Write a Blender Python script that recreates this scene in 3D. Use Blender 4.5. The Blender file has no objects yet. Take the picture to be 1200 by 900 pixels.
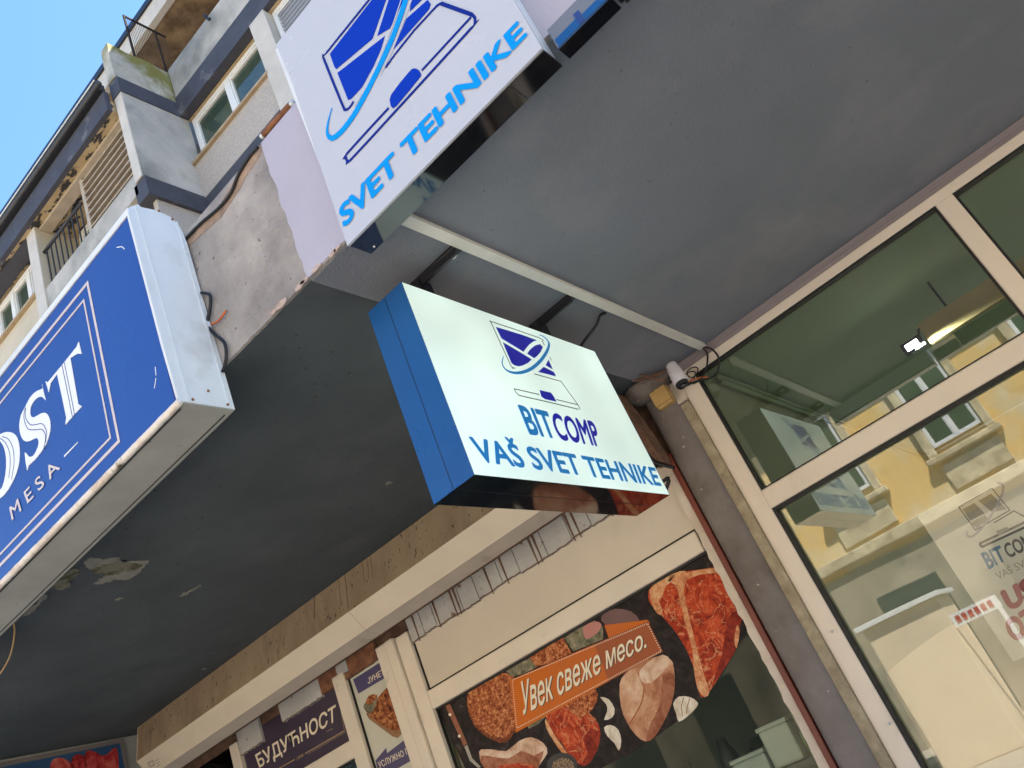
import bpy, bmesh, math, random
from mathutils import Vector, Matrix
from mathutils.noise import noise as pnoise
random.seed(7)
scene = bpy.context.scene
col = scene.collection

# ------------------------------------------------------------------ camera
CAMZ = 1.6
RX = (0.70694969, 0.60146158, -0.37211032)    # camera right in world
RD = (-0.55680918, 0.14889108, -0.81718724)   # camera down in world
RF = (-0.43610282, 0.78490471, 0.44015783)    # camera forward in world
FPX = 994.357
cam_d = bpy.data.cameras.new('camera'); cam = bpy.data.objects.new('camera', cam_d); col.objects.link(cam)
cam_d.sensor_width = 36; cam_d.lens = FPX / 1200 * 36; cam_d.clip_start = .05; cam_d.clip_end = 400
m = Matrix(((RX[0], -RD[0], -RF[0], 0), (RX[1], -RD[1], -RF[1], 0), (RX[2], -RD[2], -RF[2], CAMZ), (0, 0, 0, 1)))
cam.matrix_world = m
scene.camera = cam
scene.render.resolution_x, scene.render.resolution_y = 1024, 768

# ------------------------------------------------------------------ sky, sun, exposure
SUN_EL, SUN_AZ = 56, 45                      # azimuth from +Y (behind the shops) towards +X
w = bpy.data.worlds.new('World'); scene.world = w; w.use_nodes = True
nt = w.node_tree
sky = nt.nodes.new('ShaderNodeTexSky'); sky.sky_type = 'NISHITA'; sky.sun_disc = False
sky.sun_elevation = math.radians(SUN_EL); sky.sun_rotation = math.radians(SUN_AZ)
sky.air_density = 1.5; sky.dust_density = 0.0; sky.ozone_density = 10.0
bg = nt.nodes['Background']; bg.inputs['Strength'].default_value = 0.095
nt.links.new(sky.outputs[0], bg.inputs['Color'])
sun_d = bpy.data.lights.new('sun', 'SUN'); sun_d.energy = 5; sun_d.angle = math.radians(.5); sun_d.color = (1, .93, .82)
sun = bpy.data.objects.new('sun', sun_d); col.objects.link(sun)
el, az = math.radians(SUN_EL), math.radians(SUN_AZ)
sdir = Vector((math.sin(az) * math.cos(el), math.cos(az) * math.cos(el), math.sin(el)))
sun.rotation_euler = sdir.to_track_quat('Z', 'Y').to_euler(); sun.location = sdir * 60
scene.view_settings.view_transform = 'Standard'; scene.view_settings.look = 'None'
scene.view_settings.exposure = 2.0; scene.view_settings.gamma = 1

# ------------------------------------------------------------------ geometry of the place: a point seen in the photo, on a known plane
def ray(px, py):
    a, b = (px - 600) / FPX, (py - 450) / FPX
    return Vector((RX[0]*a + RD[0]*b + RF[0], RX[1]*a + RD[1]*b + RF[1], RX[2]*a + RD[2]*b + RF[2]))
def AX(p, X): d = ray(*p); return d * (X / d.x) + Vector((0, 0, CAMZ))
def AY(p, Y): d = ray(*p); return d * (Y / d.y) + Vector((0, 0, CAMZ))
def AZ(p, Z): d = ray(*p); return d * ((Z - CAMZ) / d.z) + Vector((0, 0, CAMZ))

# ------------------------------------------------------------------ materials
MATS = {}
def pmat(name, c, rough=.6, c2=None, scale=6, detail=6, lo=.35, hi=.65, bump=0, bscale=60, spot=None, sscale=40, sthr=.68,
         stain=None, stscale=2.0, stlo=.55, sthi=.7, metal=0, ior=1.5, emit=None, estr=0, stretch=(1, 1, 1), spec=.5, coat=0):
    if name in MATS: return MATS[name]
    mt = bpy.data.materials.new(name); mt.use_nodes = True
    n, l = mt.node_tree.nodes, mt.node_tree.links
    b = n['Principled BSDF']
    b.inputs['Roughness'].default_value = rough; b.inputs['Metallic'].default_value = metal; b.inputs['IOR'].default_value = ior
    b.inputs['Specular IOR Level'].default_value = spec; b.inputs['Coat Weight'].default_value = coat
    tc = n.new('ShaderNodeTexCoord'); mp = n.new('ShaderNodeMapping'); mp.inputs['Scale'].default_value = stretch
    l.new(tc.outputs['Object'], mp.inputs[0]); V = mp.outputs[0]
    def nz(s, d=5, off=0):
        t = n.new('ShaderNodeTexNoise'); t.inputs['Scale'].default_value = s; t.inputs['Detail'].default_value = d
        t.inputs['Roughness'].default_value = .6; l.new(V, t.inputs['Vector'])
        return t.outputs['Fac']
    def ramp(f, a, z):
        r = n.new('ShaderNodeMapRange'); r.inputs[1].default_value = a; r.inputs[2].default_value = z; l.new(f, r.inputs[0]); return r.outputs[0]
    def mix(f, A, B):
        x = n.new('ShaderNodeMix'); x.data_type = 'RGBA'
        for s, v in ((6, A), (7, B)):
            if isinstance(v, tuple): x.inputs[s].default_value = (*v, 1)
            else: l.new(v, x.inputs[s])
        l.new(f, x.inputs[0]); return x.outputs[2]
    out = c
    if c2: out = mix(ramp(nz(scale, detail), lo, hi), c, c2)
    if stain: out = mix(ramp(nz(stscale, 8), stlo, sthi), out, stain)
    if spot: out = mix(ramp(nz(sscale, 2), sthr, sthr + .04), out, spot)
    if isinstance(out, tuple): b.inputs['Base Color'].default_value = (*out, 1)
    else: l.new(out, b.inputs['Base Color'])
    if (c2 or stain) and rough > .1:
        rr = ramp(nz(scale * 1.7, 4), .2, .8); ml = n.new('ShaderNodeMapRange'); ml.inputs[3].default_value = max(0, rough - .1); ml.inputs[4].default_value = min(1, rough + .1)
        l.new(rr, ml.inputs[0]); l.new(ml.outputs[0], b.inputs['Roughness'])
    if bump:
        bp = n.new('ShaderNodeBump'); bp.inputs['Strength'].default_value = bump; bp.inputs['Distance'].default_value = .01
        l.new(nz(bscale, 4), bp.inputs['Height']); l.new(bp.outputs[0], b.inputs['Normal'])
    if emit:
        b.inputs['Emission Color'].default_value = (*emit, 1); b.inputs['Emission Strength'].default_value = estr
    MATS[name] = mt; return mt

def glass_mat(name, tint=(.93, .97, .94), ior=1.5):
    mt = bpy.data.materials.new(name); mt.use_nodes = True
    n, l = mt.node_tree.nodes, mt.node_tree.links
    n.remove(n['Principled BSDF'])
    t = n.new('ShaderNodeBsdfTransparent'); t.inputs[0].default_value = (*tint, 1)
    g = n.new('ShaderNodeBsdfGlossy'); g.inputs['Roughness'].default_value = .004; g.inputs[0].default_value = (1, 1, 1, 1)
    tc = n.new('ShaderNodeTexCoord'); nz = n.new('ShaderNodeTexNoise'); nz.inputs['Scale'].default_value = 1.6; nz.inputs['Detail'].default_value = 1
    bp = n.new('ShaderNodeBump'); bp.inputs['Strength'].default_value = .04; bp.inputs['Distance'].default_value = .02
    l.new(tc.outputs['Object'], nz.inputs['Vector']); l.new(nz.outputs['Fac'], bp.inputs['Height']); l.new(bp.outputs[0], g.inputs['Normal'])
    f = n.new('ShaderNodeFresnel'); f.inputs[0].default_value = ior
    x = n.new('ShaderNodeMixShader'); l.new(f.outputs[0], x.inputs[0]); l.new(t.outputs[0], x.inputs[1]); l.new(g.outputs[0], x.inputs[2])
    l.new(x.outputs[0], n['Material Output'].inputs[0]); MATS[name] = mt; return mt

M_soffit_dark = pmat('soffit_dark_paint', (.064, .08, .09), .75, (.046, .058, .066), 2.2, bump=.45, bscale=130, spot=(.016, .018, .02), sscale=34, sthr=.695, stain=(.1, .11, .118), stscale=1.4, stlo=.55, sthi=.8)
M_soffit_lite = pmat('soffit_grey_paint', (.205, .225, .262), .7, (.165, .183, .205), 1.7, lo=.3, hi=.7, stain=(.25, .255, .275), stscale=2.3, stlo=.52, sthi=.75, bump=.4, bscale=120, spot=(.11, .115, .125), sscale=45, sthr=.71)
M_fascia = pmat('bare_plaster', (.44, .41, .375), .85, (.29, .27, .25), 4.5, bump=1, bscale=45, stain=(.17, .155, .15), stscale=2.6, stlo=.47, sthi=.72, spot=(.13, .11, .1), sscale=45, sthr=.68)
M_lilac = pmat('lilac_paint', (.44, .43, .51), .7, (.41, .4, .475), 3, bump=.2, bscale=90, spot=(.2, .18, .19), sscale=21, sthr=.78)
M_chip = pmat('broken_plaster', (.42, .3, .24), .9, (.6, .5, .44), 30, bump=1, bscale=60)
M_peel = pmat('bare_concrete_patch', (.17, .165, .12), .9, (.075, .07, .035), 14, lo=.45, hi=.6, bump=1, bscale=80)
M_flake = pmat('paint_flake', (.17, .172, .15), .85, (.24, .235, .2), 24)
M_blue = pmat('blue_sign_film', (.006, .042, .24), .32, (.009, .056, .29), 1.1, coat=.1)
M_signwhite = pmat('white_sheet_metal', (.74, .79, .8), .45, (.66, .71, .73), 2.5, stain=(.5, .5, .46), stscale=5, stlo=.58, sthi=.85)
M_signunder = pmat('grey_sheet_metal', (.36, .37, .34), .55, (.3, .31, .28), 5, spot=(.12, .1, .08), sscale=30, sthr=.72)
M_rusty_lip = pmat('rust_stained_white', (.72, .69, .64), .55, (.45, .3, .2), 10, lo=.48, hi=.72, bump=.4, bscale=60, stain=(.12, .09, .06), stscale=9, stlo=.62, sthi=.7)
M_rust = pmat('rust', (.14, .055, .03), .85, (.3, .13, .06), 18, bump=.8, bscale=70)
M_letter_white = pmat('white_lettering', (.78, .82, .83), .4)
M_letter_cream = pmat('cream_lettering', (.62, .55, .53), .45)
M_darkblue = pmat('sign_inline_blue', (.02, .05, .2), .4)
M_acryl = pmat('white_acrylic', (.5, .53, .58), .22, (.485, .515, .565), 1.5)
M_logo_blue = pmat('logo_blue', (.002, .034, .42), .45, spec=.12)
M_logo_line = pmat('logo_line_blue', (.006, .022, .24), .45, spec=.12)
M_cyan = pmat('logo_cyan', (.002, .29, .8), .45, spec=.12)
M_black_gloss = pmat('black_gloss_acrylic', (.006, .006, .008), .06, c2=(.02, .019, .019), scale=14, lo=.5, hi=.75, ior=2.0)
M_black = pmat('black_rubber', (.008, .008, .009), .5)
M_black_metal = pmat('black_painted_steel', (.009, .01, .013), .38, (.014, .014, .018), 30)
M_side_blue = pmat('blue_side_film', (.005, .068, .23), .32, (.007, .085, .27), 2.5)
def face_mat():
    mt = pmat('lit_acrylic_face', (.66, .78, .74), .25, emit=(.78, 1.0, .92), estr=.36)
    n, l = mt.node_tree.nodes, mt.node_tree.links
    tc = n.new('ShaderNodeTexCoord'); nz = n.new('ShaderNodeTexNoise'); nz.inputs['Scale'].default_value = 3.2; nz.inputs['Detail'].default_value = 1
    mr = n.new('ShaderNodeMapRange'); mr.inputs[1].default_value = .3; mr.inputs[2].default_value = .7; mr.inputs[3].default_value = .11; mr.inputs[4].default_value = .165
    l.new(tc.outputs['Object'], nz.inputs['Vector']); l.new(nz.outputs['Fac'], mr.inputs[0]); l.new(mr.outputs[0], n['Principled BSDF'].inputs['Emission Strength'])
    return mt
M_face = face_mat()
M_lit_blue = pmat('lit_logo_blue', (.008, .008, .3), .3, emit=(.02, .02, .5), estr=.08)
M_lit_mid = pmat('lit_logo_mid_blue', (.01, .17, .48), .3, emit=(.02, .3, .7), estr=.07)
M_lit_line = pmat('lit_logo_line', (.01, .01, .03), .3)
M_duct = pmat('white_plastic_duct', (.7, .69, .63), .45, (.62, .61, .55), 8)
M_steel = pmat('zinc_bolt', (.7, .7, .7), .3, metal=1)
M_frame = pmat('cream_window_frame', (.76, .665, .55), .4, (.71, .62, .51), 3, stain=(.55, .47, .38), stscale=6, stlo=.6, sthi=.8)
M_panel = pmat('cream_panel', (.66, .575, .46), .5, (.6, .525, .42), 2, stain=(.5, .44, .36), stscale=3, stlo=.56, sthi=.8)
M_post = pmat('cream_post', (.74, .65, .53), .42, (.68, .6, .49), 4, stain=(.5, .43, .34), stscale=7, stlo=.62, sthi=.8)
M_gasket = pmat('black_gasket', (.008, .008, .008), .6)
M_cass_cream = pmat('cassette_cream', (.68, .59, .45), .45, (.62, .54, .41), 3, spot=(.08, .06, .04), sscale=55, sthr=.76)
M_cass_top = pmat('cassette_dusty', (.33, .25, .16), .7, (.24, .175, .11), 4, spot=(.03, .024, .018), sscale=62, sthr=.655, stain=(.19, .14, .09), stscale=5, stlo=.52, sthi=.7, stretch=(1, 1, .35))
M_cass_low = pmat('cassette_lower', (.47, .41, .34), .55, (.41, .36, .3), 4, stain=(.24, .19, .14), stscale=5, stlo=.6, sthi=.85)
M_strip = pmat('flaking_white_strip', (.5, .49, .46), .6, (.4, .39, .37), 5, stain=(.16, .09, .05), stscale=14, stlo=.62, sthi=.68, bump=.4, bscale=40)
M_rotten = pmat('rotten_wood', (.09, .05, .03), .95, (.2, .11, .07), 12, bump=1, bscale=40)
M_pillar = pmat('mauve_pillar_paint', (.205, .178, .168), .65, (.15, .126, .11), 5, bump=.7, bscale=28, spot=(.42, .39, .35), sscale=30, sthr=.71, stain=(.1, .075, .055), stscale=2.6, stlo=.5, sthi=.7)
M_mauve_trim = pmat('mauve_trim', (.27, .23, .24), .7, (.22, .19, .195), 5, stretch=(.4, 1, 8))
M_redtrim = pmat('brown_red_strip', (.13, .025, .015), .45, (.17, .035, .02), 8)
M_creamtrim = pmat('cream_edge_strip', (.66, .58, .48), .6, (.55, .46, .36), 10, spot=(.1, .07, .05), sscale=45, sthr=.72)
M_caulk = pmat('yellowed_caulk', (.44, .37, .25), .8, (.27, .22, .14), 12, stain=(.2, .16, .11), stscale=16, stlo=.62, sthi=.72, bump=.8, bscale=70)
M_socket = pmat('white_plastic', (.62, .6, .64), .45)
M_jbox = pmat('yellowed_plastic', (.55, .36, .13), .55, (.46, .29, .1), 12, spot=(.12, .07, .03), sscale=40, sthr=.72)
M_wire_red = pmat('orange_wire', (.5, .12, .03), .5)
M_glass = glass_mat('shop_glass', (.95, .965, .93), 1.9)
M_glass2 = glass_mat('butcher_glass', (.88, .92, .87), 1.32)
M_ceil = pmat('green_grey_ceiling', (.36, .47, .33), .8, (.31, .41, .29), 1.4)
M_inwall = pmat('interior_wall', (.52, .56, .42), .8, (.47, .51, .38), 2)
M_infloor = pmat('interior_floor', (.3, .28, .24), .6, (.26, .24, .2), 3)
M_paper = pmat('white_cover_sheet', (.66, .62, .52), .7, (.6, .56, .47), 2.2, bump=.3, bscale=4)
M_poster = pmat('poster_paper', (.86, .84, .8), .5)
M_red = pmat('red_print', (.42, .012, .02), .4)
M_brown = pmat('dark_brown_print', (.06, .035, .025), .4)
M_grey = pmat('grey_print', (.36, .33, .28), .5)
M_pblue = pmat('poster_blue_print', (.03, .19, .42), .4)
M_tan = pmat('tan_board', (.36, .28, .13), .6, (.32, .25, .12), 3)
M_conc = pmat('weathered_render', (.5, .475, .43), .85, (.37, .355, .325), 2.5, bump=.5, bscale=35, stain=(.2, .205, .185), stscale=1.3, stlo=.48, sthi=.7)
M_conc_moss = pmat('mossy_render', (.5, .48, .42), .9, (.3, .29, .25), 3, bump=.8, bscale=25, stain=(.19, .18, .045), stscale=1.5, stlo=.44, sthi=.58)
M_pebble = pmat('pebbledash_render', (.5, .45, .4), .95, (.38, .34, .31), 45, bump=1, bscale=90)
M_cream_wall = pmat('cream_render', (.56, .49, .37), .85, (.47, .41, .31), 2.5, bump=.3, bscale=40)
M_finlight = pmat('pale_render', (.58, .545, .49), .85, (.47, .44, .4), 3, bump=.3, bscale=40)
M_darkband = pmat('dark_slate_band', (.045, .047, .062), .7, (.06, .062, .08), 4, stain=(.2, .2, .2), stscale=3, stlo=.6, sthi=.75, bump=.3, bscale=30)
M_underblack = pmat('black_underside', (.02, .019, .02), .8, (.04, .035, .032), 6, spot=(.14, .1, .05), sscale=14, sthr=.68)  # near-black with ochre specks, for undersides and canopy top
M_peeling = pmat('peeling_ochre', (.36, .27, .15), .85, (.43, .34, .2), 6, stain=(.028, .026, .028), stscale=5, stlo=.52, sthi=.545, stretch=(1, 2.2, 1), bump=.5, bscale=30)
M_brownceil = pmat('stained_brown_ceiling', (.33, .23, .13), .85, (.12, .075, .04), 2.2, detail=8, lo=.4, hi=.62, bump=.3, bscale=20)
M_upvc = pmat('white_upvc', (.74, .75, .75), .35)
M_timber_edge = pmat('ochre_edge', (.42, .32, .2), .7, (.34, .25, .15), 12)
M_louvre = pmat('beige_louvre', (.46, .39, .31), .6, (.38, .32, .25), 8)
M_winpane = pmat('upper_window_pane', (.035, .06, .045), .03, (.06, .085, .06), 2.5, ior=1.75)
M_shutter = pmat('grey_roller_slat', (.24, .245, .25), .5)
M_shutter_w = pmat('white_roller_slat', (.62, .65, .66), .5)
M_railing = pmat('dark_railing', (.03, .028, .028), .5)
M_mesh = pmat('wire_mesh', (.035, .03, .027), .9, spec=.1)
M_gutter = pmat('zinc_gutter', (.05, .052, .06), .4, (.035, .036, .042), 8)
M_asphalt = pmat('asphalt', (.1, .095, .088), .9, (.08, .076, .07), 8, bump=.6, bscale=80)
M_bounce_setts = pmat('pale_bounce_setts', (.46, .39, .31), .85, (.38, .33, .27), 3, bump=.6, bscale=60)  # unseen paving made pale and warm to bounce light under the canopy
M_pave = pmat('concrete_paving', (.46, .40, .33), .85, (.39, .34, .28), 4, bump=.4, bscale=50)
M_kerb = pmat('kerb_stone', (.4, .38, .35), .85, (.33, .31, .29), 6)
M_yellow = pmat('yellow_plaster', (.78, .53, .2), .85, (.72, .48, .18), 1.5, stain=(.7, .57, .36), stscale=1.3, stlo=.46, sthi=.62, bump=.6, bscale=9)
M_ornament = pmat('cream_stucco', (.7, .6, .4), .85, (.4, .32, .2), 4, bump=1, bscale=9, stain=(.42, .35, .24), stscale=2.2, stlo=.54, sthi=.72)
M_meat = pmat('meat_print', (.5, .055, .018), .35, (.28, .022, .01), 22, detail=9, lo=.4, hi=.6, stain=(.72, .28, .13), stscale=13, stlo=.58, sthi=.68)
M_mince = pmat('mince_print', (.55, .2, .075), .35, (.36, .085, .03), 75, detail=2, lo=.4, hi=.6, stain=(.66, .35, .16), stscale=40, stlo=.6, sthi=.75)
M_chicken = pmat('poultry_print', (.62, .36, .22), .35, (.46, .2, .1), 9, detail=7, lo=.4, hi=.65, stain=(.7, .5, .33), stscale=6, stlo=.5, sthi=.7)
M_pale = pmat('poultry_skin_print', (.72, .55, .42), .35, (.58, .36, .22), 12)
M_fat = pmat('fat_print', (.72, .42, .22), .35, (.6, .25, .1), 25)
M_garlic = pmat('garlic_print', (.76, .68, .54), .35, (.6, .5, .36), 30)
M_slate = pmat('slate_print', (.032, .024, .025), .3, (.05, .038, .038), 7, spot=(.2, .16, .14), sscale=60, sthr=.76)
M_greenp = pmat('green_print', (.22, .24, .14), .35, (.3, .27, .18), 8)
M_pink = pmat('ham_print', (.5, .2, .17), .35, (.4, .15, .13), 6)
M_orange = pmat('orange_print', (.62, .15, .012), .45, spec=.15, c2=(.5, .13, .035), scale=1.3, lo=.3, hi=.7)
M_orange2 = pmat('brown_orange_print', (.36, .1, .04), .45, spec=.15)
M_cream_print = pmat('cream_print', (.8, .7, .53), .35)
M_woodp = pmat('wood_print', (.3, .08, .03), .35, (.2, .05, .02), 30)
M_purple = pmat('dark_purple_print', (.045, .032, .055), .35, (.055, .04, .065), 3)
M_navy = pmat('navy_print', (.06, .05, .14), .35)
M_pgold = pmat('tan_line_print', (.42, .3, .16), .4)
M_ltgrey = pmat('pale_print', (.56, .55, .46), .4, (.5, .49, .41), 3)
M_dish = pmat('grill_print', (.34, .1, .03), .4, (.12, .035, .015), 40, detail=6, lo=.42, hi=.58, stain=(.5, .28, .08), stscale=22, stlo=.6, sthi=.7)
M_board = pmat('board_print', (.3, .15, .06), .4, (.22, .1, .04), 25)
M_dimblue = pmat('meat_poster_blue', (.02, .06, .16), .4, (.03, .1, .2), 3)
M_redmeat = pmat('raw_meat_poster_print', (.4, .03, .03), .4, (.55, .12, .09), 9, bump=0)
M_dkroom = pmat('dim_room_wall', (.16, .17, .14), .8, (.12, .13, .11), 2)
M_box_white = pmat('white_tub', (.6, .61, .58), .45, (.52, .54, .52), 5)
M_green_tub = pmat('green_bottle', (.25, .42, .05), .3)
M_foil = pmat('dark_shelf', (.05, .06, .06), .4)
M_lampglass = pmat('lit_led', (.9, .95, 1), .3, emit=(.95, 1, 1), estr=5)
M_kiosk = pmat('kiosk_cream', (.72, .6, .44), .7, (.66, .54, .4), 2)

def print_mat(name, stops, scale, detail=8, dist=1.2, vein=None, vscale=14, vw=.03, stretch=(1, 1, 1)):
    """a printed photograph of food: distorted noise through a colour ramp, thin fat veins on top"""
    mt = bpy.data.materials.new(name); mt.use_nodes = True; n, l = mt.node_tree.nodes, mt.node_tree.links; b = n['Principled BSDF']; b.inputs['Roughness'].default_value = .4; b.inputs['Specular IOR Level'].default_value = .15
    tc = n.new('ShaderNodeTexCoord'); mp = n.new('ShaderNodeMapping'); mp.inputs['Scale'].default_value = stretch; l.new(tc.outputs['Object'], mp.inputs[0])
    t = n.new('ShaderNodeTexNoise'); t.inputs['Scale'].default_value = scale; t.inputs['Detail'].default_value = detail; t.inputs['Roughness'].default_value = .68; t.inputs['Distortion'].default_value = dist; l.new(mp.outputs[0], t.inputs['Vector'])
    cr = n.new('ShaderNodeValToRGB'); e = cr.color_ramp.elements
    for i, (p, c) in enumerate(stops):
        if i < 2: e[i].position = p; e[i].color = (*c, 1)
        else: x = e.new(p); x.color = (*c, 1)
    l.new(t.outputs['Fac'], cr.inputs[0]); out = cr.outputs[0]
    if vein:
        v = n.new('ShaderNodeTexNoise'); v.inputs['Scale'].default_value = vscale; v.inputs['Detail'].default_value = 3; v.inputs['Distortion'].default_value = 1.5; l.new(mp.outputs[0], v.inputs['Vector'])
        s1 = n.new('ShaderNodeMath'); s1.operation = 'SUBTRACT'; s1.inputs[1].default_value = .5; l.new(v.outputs['Fac'], s1.inputs[0])
        s2 = n.new('ShaderNodeMath'); s2.operation = 'ABSOLUTE'; l.new(s1.outputs[0], s2.inputs[0])
        mr = n.new('ShaderNodeMapRange'); mr.inputs[1].default_value = 0; mr.inputs[2].default_value = vw; mr.inputs[3].default_value = .85; mr.inputs[4].default_value = 0; l.new(s2.outputs[0], mr.inputs[0])
        x = n.new('ShaderNodeMix'); x.data_type = 'RGBA'; l.new(mr.outputs[0], x.inputs[0]); l.new(out, x.inputs[6]); x.inputs[7].default_value = (*vein, 1); out = x.outputs[2]
    l.new(out, b.inputs['Base Color']); MATS[name] = mt; return mt
M_meat = print_mat('steak_print', [(.3, (.1, .008, .004)), (.45, (.34, .03, .01)), (.58, (.55, .075, .022)), (.7, (.62, .16, .06))], 16, vein=(.7, .3, .14), vscale=11, vw=.022)
M_mince = print_mat('mince_print', [(.35, (.1, .016, .006)), (.48, (.36, .09, .028)), (.58, (.55, .2, .075)), (.68, (.68, .36, .18))], 70, 4, .5)
M_chicken = print_mat('poultry_print', [(.3, (.2, .06, .03)), (.42, (.45, .19, .1)), (.55, (.6, .34, .2)), (.68, (.68, .47, .32))], 7, 6, .8, vein=(.4, .15, .08), vscale=9, vw=.012)
M_pale = print_mat('poultry_skin_print', [(.3, (.38, .18, .1)), (.45, (.62, .4, .27)), (.6, (.74, .56, .42)), (.7, (.78, .64, .52))], 10, 7, 1)
M_fat = print_mat('fat_print', [(.32, (.42, .12, .05)), (.48, (.62, .27, .12)), (.6, (.72, .42, .22)), (.7, (.74, .5, .3))], 24, 6, 1)
M_garlic = print_mat('garlic_print', [(.3, (.35, .26, .17)), (.48, (.62, .53, .4)), (.6, (.76, .69, .57)), (.7, (.78, .72, .6))], 22, 4, .5, stretch=(1, 1, .4))
M_dish = print_mat('grill_print', [(.36, (.03, .012, .008)), (.47, (.2, .05, .02)), (.56, (.42, .15, .05)), (.66, (.55, .3, .12))], 34, 6, .8)
M_slate = print_mat('slate_print', [(.3, (.006, .004, .005)), (.48, (.016, .011, .012)), (.6, (.03, .022, .022)), (.74, (.13, .1, .09))], 18, 9, .6)
M_greenp = print_mat('herb_print', [(.35, (.07, .075, .045)), (.48, (.17, .16, .1)), (.6, (.28, .24, .16)), (.7, (.4, .35, .26))], 26, 5, .8)
M_redmeat = print_mat('raw_meat_poster_print', [(.35, (.12, .008, .01)), (.47, (.36, .03, .03)), (.58, (.5, .08, .07)), (.7, (.6, .25, .2))], 9, 6, 1)

# ------------------------------------------------------------------ builders
def finish(o, parent=None):
    col.objects.link(o)
    if parent is not None:
        o.parent = parent
        o.matrix_parent_inverse = PINV[parent.name]
    PINV[o.name] = Matrix.Identity(4)
    return o
PINV = {}
def mesh_obj(name, bm, mats, parent=None, smooth=False):
    bmesh.ops.recalc_face_normals(bm, faces=bm.faces)
    me = bpy.data.meshes.new(name); bm.to_mesh(me); bm.free()
    for x in (mats if isinstance(mats, (list, tuple)) else [mats]): me.materials.append(x)
    if smooth:
        for p in me.polygons: p.use_smooth = True
    o = bpy.data.objects.new(name, me)
    return finish(o, parent)
def thing(name, loc, label, cat, group=None):
    o = bpy.data.objects.new(name, None); o.empty_display_size = .1; o.location = loc; col.objects.link(o)
    PINV[o.name] = Matrix.Translation(Vector(loc)).inverted()
    return tag(o, label, cat, group)
def tag(o, label, cat, group=None):
    o['label'] = label; o['category'] = cat
    if group: o['group'] = group
    return o
def abox(bm, x, y, z, mi=0):
    vs = [bm.verts.new((a, b, c)) for a in x for b in y for c in z]
    fs = []
    for q in ((0, 1, 3, 2), (4, 6, 7, 5), (0, 4, 5, 1), (2, 3, 7, 6), (0, 2, 6, 4), (1, 5, 7, 3)):
        f = bm.faces.new([vs[i] for i in q]); f.material_index = mi; fs.append(f)
    return vs
def box(name, x, y, z, mt, parent=None, bev=0):
    bm = bmesh.new(); abox(bm, sorted(x), sorted(y), sorted(z))
    if bev: bmesh.ops.bevel(bm, geom=bm.edges[:], offset=bev, segments=2, affect='EDGES', profile=.6)
    return mesh_obj(name, bm, mt, parent)
def boxes(name, lst, mt, parent=None, bev=0):
    bm = bmesh.new()
    for x, y, z in lst: abox(bm, sorted(x), sorted(y), sorted(z))
    if bev: bmesh.ops.bevel(bm, geom=bm.edges[:], offset=bev, segments=1, affect='EDGES')
    return mesh_obj(name, bm, mt, parent)
def prism(name, pts, off, mt, parent=None, bev=0):
    """closed outline pts (3D, planar) extruded by vector off"""
    bm = bmesh.new(); add_prism(bm, pts, off)
    if bev: bmesh.ops.bevel(bm, geom=bm.edges[:], offset=bev, segments=2, affect='EDGES')
    return mesh_obj(name, bm, mt, parent)
def add_prism(bm, pts, off, mi=0):
    off = Vector(off)
    a = [bm.verts.new(p) for p in pts]; b = [bm.verts.new(Vector(p) + off) for p in pts]
    fs = [bm.faces.new(a), bm.faces.new(b[::-1])]
    n = len(pts)
    for i in range(n): fs.append(bm.faces.new((a[i], a[(i+1) % n], b[(i+1) % n], b[i])))
    for f in fs: f.material_index = mi
def smooth_pts(pts, k=3, closed=True):
    out = []; n = len(pts)
    for i in range(n if closed else n - 1):
        p0 = pts[(i-1) % n] if closed or i > 0 else pts[0]; p1 = pts[i]; p2 = pts[(i+1) % n]
        p3 = pts[(i+2) % n] if closed or i < n - 2 else pts[-1]
        for j in range(k):
            t = j / k
            out.append(tuple(.5*(2*b + (c-a)*t + (2*a-5*b+4*c-d)*t*t + (3*b-a-3*c+d)*t**3) for a, b, c, d in zip(p0, p1, p2, p3)))
    if not closed: out.append(tuple(pts[-1]))
    return out
def stroke(bm, pts, wid, nrm, th, closed=False):
    """flat ribbon along pts on the plane with normal nrm, raised by th"""
    nrm = Vector(nrm); pts = [Vector(p) for p in pts]; n = len(pts); L = []; R = []
    for i, p in enumerate(pts):
        a = pts[i-1] if (i or closed) else p; b = pts[(i+1) % n] if (i < n-1 or closed) else p
        d1 = (p - a).normalized() if (p-a).length > 1e-9 else None; d2 = (b - p).normalized() if (b-p).length > 1e-9 else None
        if d1 is None: d1 = d2
        if d2 is None: d2 = d1
        s1 = d1.cross(nrm); s2 = d2.cross(nrm); s = (s1 + s2)
        s = s.normalized() if s.length > 1e-6 else s1
        k = 1 / max(.8, s.dot(s1))
        ww = wid[i] if isinstance(wid, (list, tuple)) else wid
        L.append(p + s * ww/2 * k); R.append(p - s * ww/2 * k)
    off = nrm * th
    for i in range(n if closed else n-1):
        j = (i+1) % n
        add_prism(bm, [L[i], L[j], R[j], R[i]], off)
PEND = []
def strokes_done(name, mt, parent):
    for a in PEND:
        bm = bmesh.new(); stroke(bm, *a); mesh_obj(name, bm, mt, parent)
    PEND.clear()
def tube(name, pts, r, mt, parent=None, k=5, seg=8, smooth=True):
    bm = bmesh.new(); add_tube(bm, pts, r, k, seg); return mesh_obj(name, bm, mt, parent, smooth)
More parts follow.
